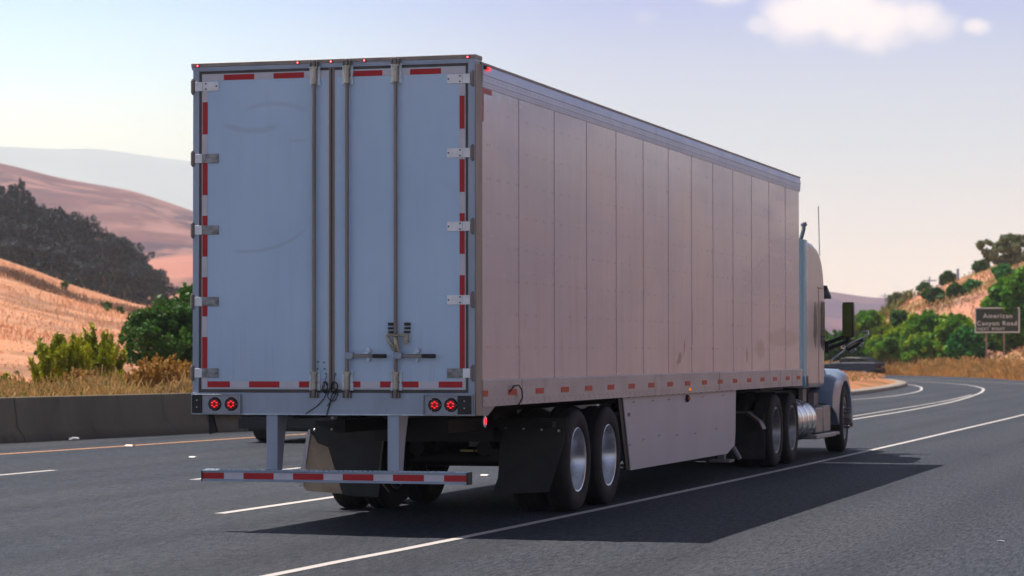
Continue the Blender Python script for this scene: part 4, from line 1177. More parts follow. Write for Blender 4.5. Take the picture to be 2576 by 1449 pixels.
# quarter fender with red cover behind the drive wheels
b = MB(); b.prism([(.62, .775), (1.05, .775), (1.22, .65), (1.27, .55), (1.255, .54), (1.20, .63), (1.04, .755), (.62, .755)], 1, 13.2, 13.45); b.mi = 1
b.prism([(1.04, .776), (1.055, .778), (1.225, .655), (1.275, .552), (1.262, .535), (1.20, .64)], 1, 13.17, 13.199)
b.build('quarter_fender', [mat('dusty_grey_fender', (.16, .14, .13), .5), mat('dark_red_cover', (.10, .008, .012), .4)], K)
for s in (1, -1):
    b = MB(); b.box(min(s * .62, s * 1.24), max(s * .62, s * 1.24), 13.46, 13.475, .14, .76); b.build('mud_flap', M_flap, K)
wB = make_wheel(.50, .27, M_aludull, 'dish')
first = True
for yw in (14.43, 15.66):
    for (xw, fl) in ((1.105, False), (.775, True), (-1.105, True), (-.775, False)):
        if first:
            wB.parent = K; wB.matrix_parent_inverse = Matrix.Translation(K.location).inverted(); wB.location = (xw, yw, .50); first = False
        else: copy_wheel(wB, K, (xw, yw, .50), fl)
    b = MB(); b.tube([(-.95, yw, .50), (.95, yw, .50)], .08, 14); b.sphere((0, yw, .5), .24, 2); b.cyl((.6, yw, .5), 0, .2, .16); b.cyl((-.6, yw, .5), 0, .2, .16); b.build('axle', M_under, K)
wC = make_wheel(.53, .30, M_aludull, 'steer')
wC.parent = K; wC.matrix_parent_inverse = Matrix.Translation(K.location).inverted(); wC.location = (1.085, 20.35, .53); wC.rotation_euler = (0, 0, R(3))
copy_wheel(wC, K, (-1.085, 20.35, .53), True)
b = MB(); b.tube([(-.95, 20.35, .50), (.95, 20.35, .50)], .07, 14); b.build('axle', M_under, K)
# mirror
b = MB(); b.prism([(1.335, 1.80), (1.500, 1.795), (1.515, 1.84), (1.500, 2.34), (1.345, 2.345), (1.333, 2.30)], 1, 19.44, 19.60); mr = b.build('mirror', M_dark, K, bevel=.012)
b = MB(); b.prism([(1.350, 1.90), (1.488, 1.90), (1.486, 2.315), (1.352, 2.315)], 1, 19.434, 19.439); b.prism([(1.350, 1.815), (1.488, 1.815), (1.488, 1.885), (1.350, 1.885)], 1, 19.434, 19.439)
b.build('mirror_glass', mat('mirror_painted_reflection', (.07, .10, .02), .12, .5), mr)  # dark green reflection put into the base colour of the glass
b = MB()
b.tube([(1.34, 19.55, 1.80), (1.06, 19.5, 1.70)], .032, 8); b.tube([(1.38, 19.55, 1.73), (1.06, 19.5, 1.60)], .032, 8); b.box(.9, 1.12, 19.46, 19.54, 1.56, 1.74)
b.tube([(1.40, 19.55, 1.82), (1.42, 19.55, 1.72)], .04, 8)
b.build('mirror_arm', M_dark, mr)
b = MB()   # fender mirror with chrome back on its own stalk
b.tube([(1.06, 19.9, 1.36), (1.09, 19.9, 1.44), (1.28, 19.95, 1.59), (1.31, 19.95, 1.66)], .012, 8)
b.tube([(1.26, 19.95, 1.62), (1.27, 19.95, 1.71), (1.30, 19.95, 1.72)], .03, 8)
b.tube([(1.34, 19.95, 1.67), (1.45, 19.95, 1.73), (1.60, 19.95, 1.80), (1.67, 19.95, 1.85), (1.66, 19.95, 1.89), (1.56, 19.95, 1.88)], .014, 8)
b.tube([(1.37, 19.96, 1.57), (1.46, 19.96, 1.62)], .022, 8); b.tube([(1.52, 19.96, 1.66), (1.58, 19.96, 1.72)], .02, 8)
b.build('fender_mirror', M_chrome, K)
b = MB(); b.tube([(1.33, 19.97, 1.61), (1.44, 19.97, 1.68), (1.58, 19.97, 1.76)], [.045, .05, .03], 8); b.build('fender_mirror_back', M_dark, K)
# exhaust and antenna
b = MB(); b.tube([(1.12, 16.9, 1.2), (1.12, 16.9, 3.15), (1.17, 16.85, 3.28), (1.20, 16.8, 3.36), (1.20, 16.78, 3.40)], .030, 12); b.tube([(1.16, 16.8, 3.41), (1.20, 16.8, 3.425), (1.245, 16.8, 3.41)], [.02, .035, .02], 8); b.sphere((1.222, 16.8, 3.445), .022, 1)
b.build('exhaust_stack', mat('sooty_steel', (.30, .33, .38), .35, .8, var=.4, vscale=9), K)
b = MB(); b.tube([(1.195, 18.2, 3.02), (1.18, 18.2, 3.76)], .008, 6); b.build('antenna', mat('antenna_blue_grey', (.25, .30, .42), .5), K)

# ================================================================== DARK SUV beyond the trailer
def car_wheels(parent, pts, r, w, m_t, m_r):
    for (x_, y_, fl) in pts:
        b = MB(); b.lathe([(r * .6, -w * .4), (r * .75, -w / 2), (r * .93, -w * .47), (r, -w * .36), (r, w * .36), (r * .93, w * .47), (r * .75, w / 2), (r * .6, w * .4)], (0, 0, 0), 0, 32)
        t_ = b.build('wheel', m_t, None, smooth=.6)
        t_.parent = parent; t_.location = (x_, y_, r)
        b = MB(); s = -1 if fl else 1
        b.lathe([(r * .62, s * w * .42), (r * .55, s * w * .36), (r * .2, s * w * .30), (0, s * w * .34)], (0, 0, 0), 0, 24); b.build('rim', m_r, t_)
M_black = mat('black_car_paint', (.008, .009, .011), .4)
M_navy = mat('dark_blue_car_paint', (.002, .012, .04), .5)
S = thing('suv', (-8.75, 24.4, 0), 'black sport utility vehicle in the far lane, glimpsed under the trailer', 'car', rz=0)
b = MB()
pr = [(-2.45, .34), (-2.5, .55), (-2.48, 1.0), (-2.40, 1.08), (-2.25, 1.62), (-2.0, 1.74), (.3, 1.76), (.65, 1.66), (1.25, 1.12), (2.2, 1.0), (2.45, .8), (2.48, .4), (2.3, .28), (-2.3, .28)]
b.prism(pr, 0, -.93, .93); b.build('body', M_black, S, bevel=.07, local=True, seg=3)
b = MB(); b.prism([(-2.44, 1.12), (-2.29, 1.56), (-2.31, 1.57), (-2.46, 1.13)], 0, -.75, .75); b.build('rear_window', M_cglass, S, local=True)
b = MB(); b.prism([(-2.0, 1.14), (-1.85, 1.6), (.25, 1.63), (.95, 1.16)], 0, -.934, .934); b.build('side_window', M_cglass, S, local=True)
for s in (-1, 1):
    b = MB(); b.box(s * .82 - .07, s * .82 + .07, -2.515, -2.46, .8, 1.0); b.build('tail_light', M_ledlens, S, local=True)
b = MB(); b.box(-.9, .9, -2.52, -2.4, .25, .45); b.box(-.8, .8, -2.3, 2.2, .2, .32); b.build('bumper', M_dark, S, local=True)
car_wheels(S, [(-.82, -1.45, True), (.82, -1.45, False), (-.82, 1.3, True), (.82, 1.3, False)], .38, .25, M_rubber, M_aludull)

# ================================================================== CAR on the far bend
Pk = thing('car', (-22.9, 176.3, 0), 'low dark blue car rounding the far bend beyond the dirt island', 'car', rz=R(70))
b = MB()
b.prism([(-2.35, .30), (-2.42, .55), (-2.38, .84), (-1.95, .90), (1.15, .88), (2.2, .74), (2.4, .55), (2.38, .28), (2.2, .22), (-2.2, .22)], 0, -.90, .90)
b.build('body', M_navy, Pk, bevel=.07, local=True, seg=3)
b = MB(); b.prism([(-1.75, .87), (-1.35, 1.20), (-.9, 1.27), (.2, 1.27), (.55, 1.2), (1.15, .86)], 0, -.74, .74)
b.build('roof', M_black, Pk, bevel=.08, local=True, seg=3)
for s_ in (-1, 1):
    b = MB(); b.prism([(-1.45, .90), (-1.15, 1.19), (-.25, 1.22), (-.25, .90)], 0, min(s_ * .735, s_ * .745), max(s_ * .735, s_ * .745)); b.build('side_window', M_cglass, Pk, local=True)
    b = MB(); b.prism([(-.17, .90), (-.17, 1.22), (.40, 1.17), (.95, .90)], 0, min(s_ * .735, s_ * .745), max(s_ * .735, s_ * .745)); b.build('side_window', M_cglass, Pk, local=True)
    b = MB(); b.box(s_ * .68 - .13, s_ * .68 + .13, -2.44, -2.36, .62, .74); b.build('tail_light', mat('tail_light_red', (.35, .01, .01), .3), Pk, local=True)
    b = MB(); b.box(s_ * .95 - .06, s_ * .95 + .06, .62, .74, .90, 1.0); b.build('mirror', M_chrome, Pk, local=True)
b = MB(); b.prism([(-1.80, .90), (-1.42, 1.19), (-1.44, 1.205), (-1.83, .91)], 0, -.62, .62); b.build('rear_window', M_cglass, Pk, local=True)
b = MB(); b.box(-.85, .85, -2.47, -2.38, .34, .46); b.build('bumper', mat('grey_bumper', (.22, .22, .23), .4, .5), Pk, bevel=.02, local=True)
b = MB(); b.box(-.26, .26, -2.49, -2.47, .50, .62); b.build('plate', mat('plate_pale', (.5, .5, .5), .5), Pk, local=True)
car_wheels(Pk, [(-.80, -1.4, True), (.80, -1.4, False), (-.80, 1.4, True), (.80, 1.4, False)], .32, .22, M_rubber, M_alu)

# ================================================================== ROAD SIGN
def text_mesh(body, size, mat_, name, parent, loc, rz):
    cu = bpy.data.curves.new('t', 'FONT'); cu.body = body; cu.size = size; cu.align_x = 'LEFT'; cu.extrude = .004; cu.offset = size * .010; cu.space_character = 1.2
    tmp = bpy.data.objects.new('t', cu); sc.collection.objects.link(tmp)
    bpy.context.view_layer.update()
    me = bpy.data.meshes.new_from_object(tmp.evaluated_get(bpy.context.evaluated_depsgraph_get()))
    bpy.data.objects.remove(tmp)
    me.materials.clear(); me.materials.append(mat_)
    o = bpy.data.objects.new(name, me)
    link(o, parent, True); o.location = loc; o.rotation_euler = (R(90), 0, rz)
    return o
M_sgreen = mat('faded_green_sign', (.026, .044, .018), .5, var=.15, vscale=1.5)
M_swhite = mat('sign_white', (.85, .88, .80), .5)
M_wood = mat('weathered_post', (.42, .30, .24), .8, var=.3, vscale=6, stretch=(1, 1, .2))
Sg = thing('road_sign', (-11.2, 165.1, .3), 'green road sign reading American Canyon Road on two posts beside the bend', 'sign', rz=YAW * -1 * -0.0)
sgr = -YAW * 0 + math.atan2(-(CX + 11.2), (165.1 - CY)) * -1
Sg.rotation_euler = (0, 0, math.atan2((CX + 11.2), -(CY - 165.1)) * 1.0 * 1.0)
b = MB(); b.box(-1.46, 1.50, -.02, .02, 2.70, 4.36); b.build('sign_board', [M_sgreen], Sg, local=True, bevel=.01)
b = MB()
for (a, c_, d_, e_) in ((-1.50, 1.54, 4.32, 4.40), (-1.50, 1.54, 2.66, 2.74), (-1.50, -1.42, 2.74, 4.32), (1.46, 1.54, 2.74, 4.32)): b.box(a, c_, -.03, -.0205, d_, e_)
b.build('sign_border', M_swhite, Sg, local=True)
for xx_ in (-.72, .47):
    b = MB(); b.box(xx_ - .06, xx_ + .06, .03, .15, -.3, 4.2); b.build('post', M_wood, Sg, local=True)
text_mesh('American', .43, M_swhite, 'lettering', Sg, (-.93, -.03, 3.68), 0)
text_mesh('Canyon Road', .42, M_swhite, 'lettering', Sg, (-1.36, -.03, 3.17), 0)
text_mesh('NEXT', .27, M_swhite, 'lettering', Sg, (-1.32, -.03, 2.84), 0)
text_mesh('RIGHT', .27, M_swhite, 'lettering', Sg, (-.36, -.03, 2.84), 0)

# ================================================================== VEGETATION
def leaf_mat(name, c1, c2, c3, trans=.25, scale=.6):
    m, N, b = pbsdf(name)
    v = N.n('ShaderNodeTexCoord').outputs['Object']
    c = N.mix(N.smooth(N.noise(v, scale, 4, .6), .4, .6), c1, c2)
    c = N.mix(N.math('MULTIPLY', N.smooth(N.noise(v, scale * 5, 3, .6), .52, .66), .7), c, c3)
    N.put(b.inputs['Base Color'], c); b.inputs['Roughness'].default_value = .55; b.inputs['Specular IOR Level'].default_value = .25
    tr = N.n('ShaderNodeBsdfTranslucent'); N.put(tr.inputs[0], c)
    mx = N.n('ShaderNodeMixShader'); mx.inputs[0].default_value = trans
    out = m.node_tree.nodes['Material Output']
    m.node_tree.links.new(b.outputs[0], mx.inputs[1]); m.node_tree.links.new(tr.outputs[0], mx.inputs[2]); m.node_tree.links.new(mx.outputs[0], out.inputs[0])
    return m
M_bark = mat('bark', (.16, .125, .10), .9, var=.4, vscale=4)
M_barkp = mat('pale_bark', (.22, .20, .18), .9, var=.4, vscale=2)


def leaves(clumps, n, size, aspect=1.6, droop=0.0, shell=.55, seed=1, upright=0.0):
    """n small rhombic leaves spread through ellipsoidal clumps [(x,y,z,rx,ry,rz)]; returns verts, faces"""
    r = np.random.RandomState(seed)
    c = np.array(clumps, dtype=float)
    wgt = (c[:, 3] * c[:, 4] * c[:, 5]) ** (2 / 3.); wgt /= wgt.sum()
    idx = r.choice(len(c), n, p=wgt)
    d = r.normal(size=(n, 3)); d /= np.linalg.norm(d, axis=1)[:, None]
    rad = shell + (1 - shell) * r.rand(n) ** .7
    rad *= 1 + .16 * r.normal(size=n) * (r.rand(n) < .3)
    P = c[idx, :3] + d * rad[:, None] * c[idx, 3:6]
    a = r.normal(size=(n, 3)); a[:, 2] = a[:, 2] * (1 - abs(droop)) - droop * 1.5 + upright * (1.5 + 0 * a[:, 2]); a /= np.linalg.norm(a, axis=1)[:, None]
    q = r.normal(size=(n, 3)); q = np.cross(a, q); q /= np.linalg.norm(q, axis=1)[:, None]
    s = size * (.6 + .8 * r.rand(n))[:, None]
    V = np.stack([P - a * s * aspect * .5, P + q * s * .5, P + a * s * aspect * .5, P - q * s * .5], axis=1).reshape(-1, 3)
    F = np.arange(4 * n).reshape(-1, 4)
    return V, F


def limbs(base, tips, r0, n=7, seed=0, bend=.25):
    rg = random.Random(seed); b = MB()
    base = Vector(base)
    for t in tips:
        t = Vector(t); pts = []; rad = []
        off = Vector((rg.uniform(-1, 1), rg.uniform(-1, 1), 0)) * bend * (t - base).length * .3
        for k in range(6):
            f = k / 5; pts.append(base.lerp(t, f) + off * math.sin(math.pi * f)); rad.append(r0 * (1 - .82 * f))
        b.tube(pts, rad, n)
    return b


def crown_clumps(rx, ry, h0, h1, n, cr, seed, flat=.8, power=1.0, lean=0):
    r = random.Random(seed); out = []
    for i in range(n):
        a = r.uniform(0, 2 * math.pi); t = r.random()
        z = h0 + (h1 - h0) * t
        e = math.sqrt(max(0, 1 - (2 * t - 1) ** 2)) ** .6 if power == 1.0 else (1 - t) ** power
        lobe = 1 + .16 * math.sin(2 * a + seed) + .14 * math.sin(5 * a + 2.1 * seed + 4 * t)
        q = math.sqrt(r.random()) * e * lobe
        s = cr * r.uniform(.6, 1.25)
        out.append((rx * q * math.cos(a) + lean * t, ry * q * math.sin(a), z, s, s, s * flat))
    for i in range(max(2, n // 9)):   # stray sprigs beyond the outline
        a = r.uniform(0, 2 * math.pi); t = r.uniform(.45, 1.08); e = math.sqrt(max(.05, 1 - (2 * min(t, 1) - 1) ** 2)) * 1.12
        s = cr * .45; out.append((rx * e * math.cos(a), ry * e * math.sin(a), h0 + (h1 - h0) * t, s, s, s * 1.3))
    return out


def plant(name, loc, parts, label, cat, group=None, rz=0, crown='foliage', wood='trunk'):
    """parts: (V,F,mat) for the foliage, MB for wood, wood mat"""
    o = thing(name, loc, label, cat, group, rz)
    V, F, lm, wb, wm = parts
    raw(crown, V, F, lm, o, local=True)
    if wb is not None: wb.build(wood, wm, o, local=True)
    return o
def dup(root, loc, rz, sc_, label=None, group=None):
    r = root.copy(); sc.collection.objects.link(r); r.location = loc; r.rotation_euler = (0, 0, rz); r.scale = sc_
    if label: r['label'] = label
    if group: r['group'] = group
    for ch in list(root.children):
        c = ch.copy(); sc.collection.objects.link(c); c.parent = r
    return r

# --- eucalyptus belt behind the near hill
M_euc = leaf_mat('eucalyptus_leaves', (.005, .015, .030), (.015, .034, .052), (.055, .095, .11), .15, .30)
def euc(seed, h, rx):
    r = random.Random(seed)
    cl_ = []
    for k in range(7):
        a = r.uniform(0, 6.28); q = r.uniform(.1, .75) * rx; hz_ = h * r.uniform(.35, .86)
        cl_ += [(x + q * math.cos(a), y + q * math.sin(a), z + hz_, s1, s2, s3) for (x, y, z, s1, s2, s3) in crown_clumps(rx * .42, rx * .42, -h * .14, h * .14, 8, h * .082, seed * 31 + k)]
    cl_ += crown_clumps(rx * .85, rx * .85, h * .02, h * .45, 20, h * .085, seed * 77)
    V, F = leaves(cl_, 12000, .30, 1.8, .2, .55, seed)
    tips = [(c[0], c[1], c[2]) for c in cl_[::6]]
    wb = limbs((0, 0, -1), tips, .24, 6, seed)
    return V, F, M_euc, wb, M_barkp
protos = [euc(5, 15, 5.0), euc(9, 13, 4.6), euc(14, 12, 5.6)]
# (u, tree top row, width scale, distance)
EU = [(-130, 392, 1.1, 470), (-55, 420, 1.2, 455), (18, 448, 1.05, 440), (62, 505, 1.0, 462), (100, 530, .9, 440), (138, 512, 1.05, 455), (178, 522, .95, 436), (212, 542, .95, 450), (246, 575, .95, 432), (292, 598, 1.1, 440), (330, 622, .95, 452), (362, 655, .9, 430), (392, 700, .75, 436), (412, 728, .6, 428), (150, 600, 1.0, 422), (60, 590, 1.0, 424), (240, 640, .9, 420), (10, 540, 1.1, 425)]
roots = []
EL = ['tall dark eucalyptus just outside the left of the belt', 'tall dark eucalyptus at the start of the belt, partly outside the photo', 'tallest dark eucalyptus at the left edge of the photo', 'dark eucalyptus dipping just right of the tallest tree at the left edge', 'narrow dark eucalyptus in the low gap of the belt', 'round topped eucalyptus beside the gap in the belt',
      'eucalyptus at the middle of the belt with a broad flat top', 'eucalyptus right of the middle of the belt with a pointed top', 'eucalyptus at the step where the belt drops to the lower right group', 'broad round eucalyptus leading the lower right group', 'eucalyptus in the lower right group with open airy top', 'smaller eucalyptus low in the right group', 'small eucalyptus near the right end of the belt',
      'smallest dark tree at the very right end of the belt', 'lower eucalyptus in front of the middle of the belt', 'lower eucalyptus in front of the left part of the belt', 'lower eucalyptus in front of the right half of the belt', 'lower eucalyptus at the left edge in front of the tallest tree']
H0 = [15, 13, 12]
for i, (u, yt, ws, D) in enumerate(EU):
    x, y = uD(u, D); zb_ = z_slope(u, D) - .5
    h = zpx(yt, D) - zb_
    k = i % 3
    s = h / (H0[k] * 1.0)
    if i < 3:
        roots.append(plant('eucalyptus_tree', (x, y, zb_), protos[k], EL[i], 'tree', 'dark eucalyptus belt along the hill', 0, 'crown', 'trunk')); roots[-1].scale = (ws * 1.0, ws * 1.0, s)
    else: dup(roots[k], (x, y, zb_), RNG.uniform(0, 6.28), (ws, ws, s), EL[i])

# --- low shrubs and grass behind the barrier
M_ygreen = leaf_mat('yellow_green_shrub', (.26, .31, .008), (.46, .48, .010), (.42, .30, .05), .3, 1.2)
M_green = leaf_mat('dark_green_shrub', (.036, .115, .016), (.075, .20, .022), (.020, .065, .014), .25, .8)
M_bright = leaf_mat('bright_green_shrub', (.12, .30, .018), (.40, .48, .014), (.05, .13, .02), .3, .35)
M_olive = leaf_mat('grey_olive_tree', (.20, .23, .10), (.28, .30, .16), (.12, .17, .07), .25, .4)
M_teal = leaf_mat('cool_green_shrub', (.04, .22, .035), (.075, .32, .05), (.025, .11, .025), .3, .5)
M_dgreen = leaf_mat('deep_green_tree', (.055, .22, .018), (.15, .34, .018), (.025, .08, .015), .25, .4)

def spiky(seed, w, h, n=26, nl=3800, size=.05):
    """upright bush of many leafy stems"""
    r = random.Random(seed); cl_ = []; b = MB()
    for i in range(n):
        a = r.uniform(0, 6.28); q = r.uniform(0, .5) * w; hh = h * r.uniform(.55, 1.0) * (1 - (q / w) ** 2)
        x0, y0 = q * math.cos(a) * .6, q * math.sin(a) * .6; x1, y1 = q * math.cos(a) * 1.25, q * math.sin(a) * 1.25
        b.tube([(x0, y0, -.05), ((x0 + x1) / 2, (y0 + y1) / 2, hh * .5), (x1, y1, hh)], [.012, .009, .003], 5)
        for k in range(7):
            f = .15 + .85 * k / 6
            cl_.append((x0 + (x1 - x0) * f, y0 + (y1 - y0) * f, hh * f, .11 * w * (1.15 - f * .75), .11 * w * (1.15 - f * .75), .16 * h * (1 - f * .4)))
    V, F = leaves(cl_, nl, size, 3.2, 0, .2, seed, upright=.9)
    return V, F, M_ygreen, b, M_bark
def at(u, D, zoff=-.03): x, y = uD(u, D); return (x, y, z_slope(u, D) + zoff)
plant('shrub', at(152, 60), spiky(21, 1.4, 1.30, 44, 12000), 'yellow green feathery shrub behind the barrier, left of its brighter neighbour', 'shrub', crown='foliage', wood='stem')
plant('shrub', at(238, 62), spiky(22, 1.15, 1.50, 40, 12000), 'bright yellow green shrub with a tall tuft, left of the big round bush', 'shrub', crown='foliage', wood='stem')
plant('shrub', at(110, 61), spiky(23, .6, .62, 14, 1500), 'small thin yellow green shrub at the left foot of the feathery shrub', 'shrub', crown='foliage', wood='stem')
plant('shrub', at(288, 61), spiky(24, .6, .62, 16, 1800), 'low olive shrub tucked against the left foot of the big round bush', 'shrub', crown='foliage', wood='stem')
plant('shrub', at(-8, 58), spiky(25, .5, .40, 12, 1000), 'low dark green shrub at the left edge of the photo behind the barrier', 'shrub', crown='foliage', wood='stem')

def bush(seed, rx, ry, h, ncl, nl, size, m, cr=None, h0=.05, power=1.0, lean=0):
    cl_ = crown_clumps(rx, ry, h * h0 + h * .08, h * .90, ncl, cr or h * .14, seed, .85, power, lean)
    V, F = leaves(cl_, nl, size, 1.7, 0, .2, seed)
    wb = limbs((0, 0, -.2), [(c[0], c[1], c[2]) for c in cl_[::max(1, ncl // 10)]], .05 * h ** .7, 6, seed)
    return V, F, m, wb, M_bark
plant('round_bush', at(478, 80), bush(31, 1.85, 1.7, 2.2, 420, 60000, .065, M_green, .23), 'big round dark green bush behind the barrier, next to the trailer door', 'bush', wood='stem')
plant('round_bush', at(560, 84), bush(32, 2.0, 1.7, 3.0, 70, 9000, .11, M_green, .34), 'taller green bush with its top peeping out behind the edge of the trailer', 'bush', wood='stem')
# tiny green tufts dotted over the near hill
tuft = None
TU = [(160, 905 - 20, 150), (305, 915 - 55, 120), (40, 1055 - 10, 66)]
for i, (u, D, h, lab) in enumerate([(267, 190, .9, 'small green tuft halfway up the dry near hill'), (300, 200, .8, 'small green tuft on the near hill to the right of its like, near the crest'), (42, 66, .22, 'small green weed low at the left, just above the barrier'), (165, 260, 1.0, 'tiny dark tuft high on the dry hill below the eucalyptus belt'), (350, 150, .5, 'tiny green tuft above the big round bush'), (92, 78, .3, 'dark green weed in the bare patch left of the feathery shrub')]):
    p = at(u, D, -.02)
    if tuft is None:
        tuft = plant('weed_tuft', p, bush(40, .4, .4, .8, 10, 500, .13, M_green, .2), lab, 'weed', 'small weeds on the near hill', wood='stem'); tuft.scale = (h, h, h)
    else: dup(tuft, p, i, (h * 1.1, h * 1.1, h), lab)

def blades(name, pts, n, hmin, hmax, w, m, seed, clump=.5, kind='stuff', label=None, cat=None, seed_heads=True):
    """n curved grass stems growing at sampled ground points; pts(r)->x,y,z,hscale"""
    r = random.Random(seed); V = []; F = []
    for i in range(n):
        x, y, z, hs = pts(r)
        h = r.uniform(hmin, hmax) * hs; a = r.uniform(0, 6.28); l = h * r.uniform(.05, .5)
        dx, dy = math.cos(a) * l, math.sin(a) * l; ta = r.uniform(0, 3.14)
        wx, wy = math.cos(ta) * w * .5, math.sin(ta) * w * .5
        k = len(V)
        V += [(x - wx, y - wy, z), (x + wx, y + wy, z), (x + dx * .35 - wx * .8, y + dy * .35 - wy * .8, z + h * .6), (x + dx * .35 + wx * .8, y + dy * .35 + wy * .8, z + h * .6),
              (x + dx - wx * 1.6, y + dy - wy * 1.6, z + h), (x + dx + wx * 1.6, y + dy + wy * 1.6, z + h * 1.02)]
        F += [(k, k + 1, k + 3, k + 2), (k + 2, k + 3, k + 5, k + 4)]
    o = raw(name, V, F, m); tag(o, label, cat, None, kind); return o
M_straw = leaf_mat('dry_straw', (.56, .33, .11), (.40, .24, .09), (.70, .46, .22), .35, .8)
M_straw2 = leaf_mat('golden_weed', (.48, .26, .05), (.34, .18, .04), (.56, .36, .12), .35, 1.5)
M_peach = leaf_mat('bleached_pink_grass', (.88, .48, .28), (.68, .36, .20), (.95, .58, .38), .35, .4)
M_tan = leaf_mat('tan_grass', (.52, .31, .16), (.40, .26, .12), (.30, .27, .10), .3, .12)
M_brush = leaf_mat('brown_brush', (.24, .15, .10), (.32, .20, .14), (.16, .13, .07), .2, .5)
M_weedg = leaf_mat('olive_weed', (.17, .19, .03), (.26, .25, .05), (.30, .24, .08), .3, 1.0)
def strip_pts(r):
    u = r.uniform(-80, 620); D = slope_d0(u) + .4 + 9.5 * r.random() ** 1.6
    x, y = uD(u, D); dens = .25 + .55 * min(1, max(0, (u - 40) / 260.)) + .30 * math.sin(x * 2.1 + y) * math.sin(x * .7 + y * .4) + (r.uniform(0, .5) if r.random() < .06 else 0)
    return x, y, z_slope(u, D), max(.15, dens)
blades('dry_grass', strip_pts, 26000, .25, .62, .014, M_straw, 51, label='dry golden grass along the top of the barrier', cat='grass')
blades('green_weeds', strip_pts, 13000, .20, .52, .024, M_weedg, 52, label='olive green weeds among the dry grass', cat='weeds')
def hill_pts(r):
    u = r.uniform(-150, 640); d0 = slope_d0(u); D = d0 + 8 + 300 * r.random() ** 1.5
    x, y = uD(u, D); c_ = fbm(x * 1.0, y * .3, .12) + .4 * fbm(x, y * .5, .5)
    return x, y, z_slope(u, D) - .03, max(.25, min(1.3, .6 + .5 * c_)) * (.6 + D / 260.)
blades('hill_grass', hill_pts, 12000, .15, .38, .05, M_peach, 57, label='dry bleached grass scattered over the near hill', cat='grass')
def brush_pts(r):
    while True:
        u = r.uniform(-150, 640); d0 = slope_d0(u); D = d0 + 10 + 190 * r.random() ** 1.3
        x, y = uD(u, D)
        if fbm(x * 1.0, y * .25, .09) + .3 * r.uniform(-1, 1) > .85: break
    return x, y, z_slope(u, D) - .03, .7 + D / 250.
blades('dry_brush', brush_pts, 5000, .2, .5, .06, M_brush, 58, label='brown dry brush in patches on the near hill', cat='brush')
def golden(seed, w, h, n):
    r = random.Random(seed); b = MB(); cl_ = []
    for i in range(n):
        a = r.uniform(0, 6.28); q = w * math.sqrt(r.random()); hh = h * r.uniform(.6, 1.0)
        x0, y0 = q * math.cos(a) * .5, q * math.sin(a) * .5; x1, y1 = q * math.cos(a), q * math.sin(a)
        b.tube([(x0, y0, -.05), (x1 * .8, y1 * .8, hh * .6), (x1, y1, hh)], [.010, .007, .003], 5)
        for k in range(4): f = .5 + .5 * k / 3; cl_.append((x0 + (x1 - x0) * f, y0 + (y1 - y0) * f, hh * f, .05, .05, .08))
    V, F = leaves(cl_, n * 110, .03, 2.2, 0, .1, seed, upright=.4)
    return V, F, M_straw2, b, M_straw2
for i, (u, D, w, h, lab) in enumerate([(390, 58, .34, 1.02, 'tall golden dry weed in front of the big round bush'), (420, 58.5, .34, 1.08, 'tallest golden dry weed close in front of the big round bush'), (458, 58, .30, .95, 'golden dry weed beside the trailer door edge'), (355, 59, .4, .72, 'low golden dry weed at the left foot of the big bush'), (320, 58, .4, .60, 'short golden dry weed between the olive shrub and the big bush'), (205, 57.5, .35, .62, 'short golden weed in front of the two yellow green shrubs')]):
    plant('dry_weed', at(u, D), golden(60 + i, w, h, 34), lab, 'weed', 'golden dry weeds behind the barrier', wood='stem', crown='seed_heads')

# --- right hand side: bushes beyond the bend
def bk(u, D, zo=-.1): x, y = uD(u, D); return (x, y, max(-.04, z_bank(u, D)) + zo)
def size_at(u, D, ytop, wpx):
    """height and half width in metres for a plant reaching a given row"""
    base = z_bank(u, D); return zpx(ytop, D) - base, wpx / 2 / FPX * D
BL = [(2185, 212, 775, 100, M_bright, 'loose light green tree left of the bushes by the bend, above the pickup', 9000, .8),
      (2262, 216, 772, 55, M_green, 'small dark green tree behind the loose light green one', 4000, .9),
      (2238, 205, 838, 100, M_bright, 'low green bush at the left end of the bright bushes', 6000, 1),
      (2275, 203, 815, 85, M_bright, 'lower bright green bush left of the tallest bright bush', 8000, 1),
      (2340, 200, 780, 130, M_bright, 'tallest bright yellow green bush in the middle of the roadside clump', 14000, 1),
      (2322, 198, 835, 90, M_bright, 'lower bright green bush hanging in front of the tallest bright bush', 6000, 1),
      (2405, 196, 788, 110, M_bright, 'yellow green bush just left of the road sign', 12000, 1),
      (2430, 193, 822, 80, M_teal, 'dark cool green bush touching the left edge of the road sign', 7000, 1),
      (2545, 190, 690, 110, M_dgreen, 'tall deep green tree at the right edge behind the road sign', 16000, 1),
      (2610, 186, 655, 150, M_dgreen, 'taller deep green tree cut off by the right edge of the photo', 14000, 1),
      (2520, 196, 850, 60, M_green, 'low dark shrub between the posts of the road sign', 3000, 1),
      (2165, 214, 862, 60, M_olive, 'low olive bush partly hidden behind the tractor mirror', 3500, 1),
      (2110, 205, 830, 90, M_green, 'green bush between the cab and its mirror', 4000, 1),
      (2020, 215, 800, 120, M_green, 'green bush behind the cab', 4000, 1)]
for i, (u, D, yt, wp, m, lab, nl, _) in enumerate(BL):
    h, hw_ = size_at(u, D, yt, wp * 1.28)
    plant('roadside_tree' if 'tree' in lab else 'roadside_bush', bk(u, D), bush(80 + i, hw_ * .86, hw_ * .8, h, 130, int(nl * 2.2), .19, m, max(.34, h * .085), h0=.0), lab, 'tree' if 'tree' in lab else 'bush', 'bushes beyond the bend', wood='trunk' if 'tree' in lab else 'stem')
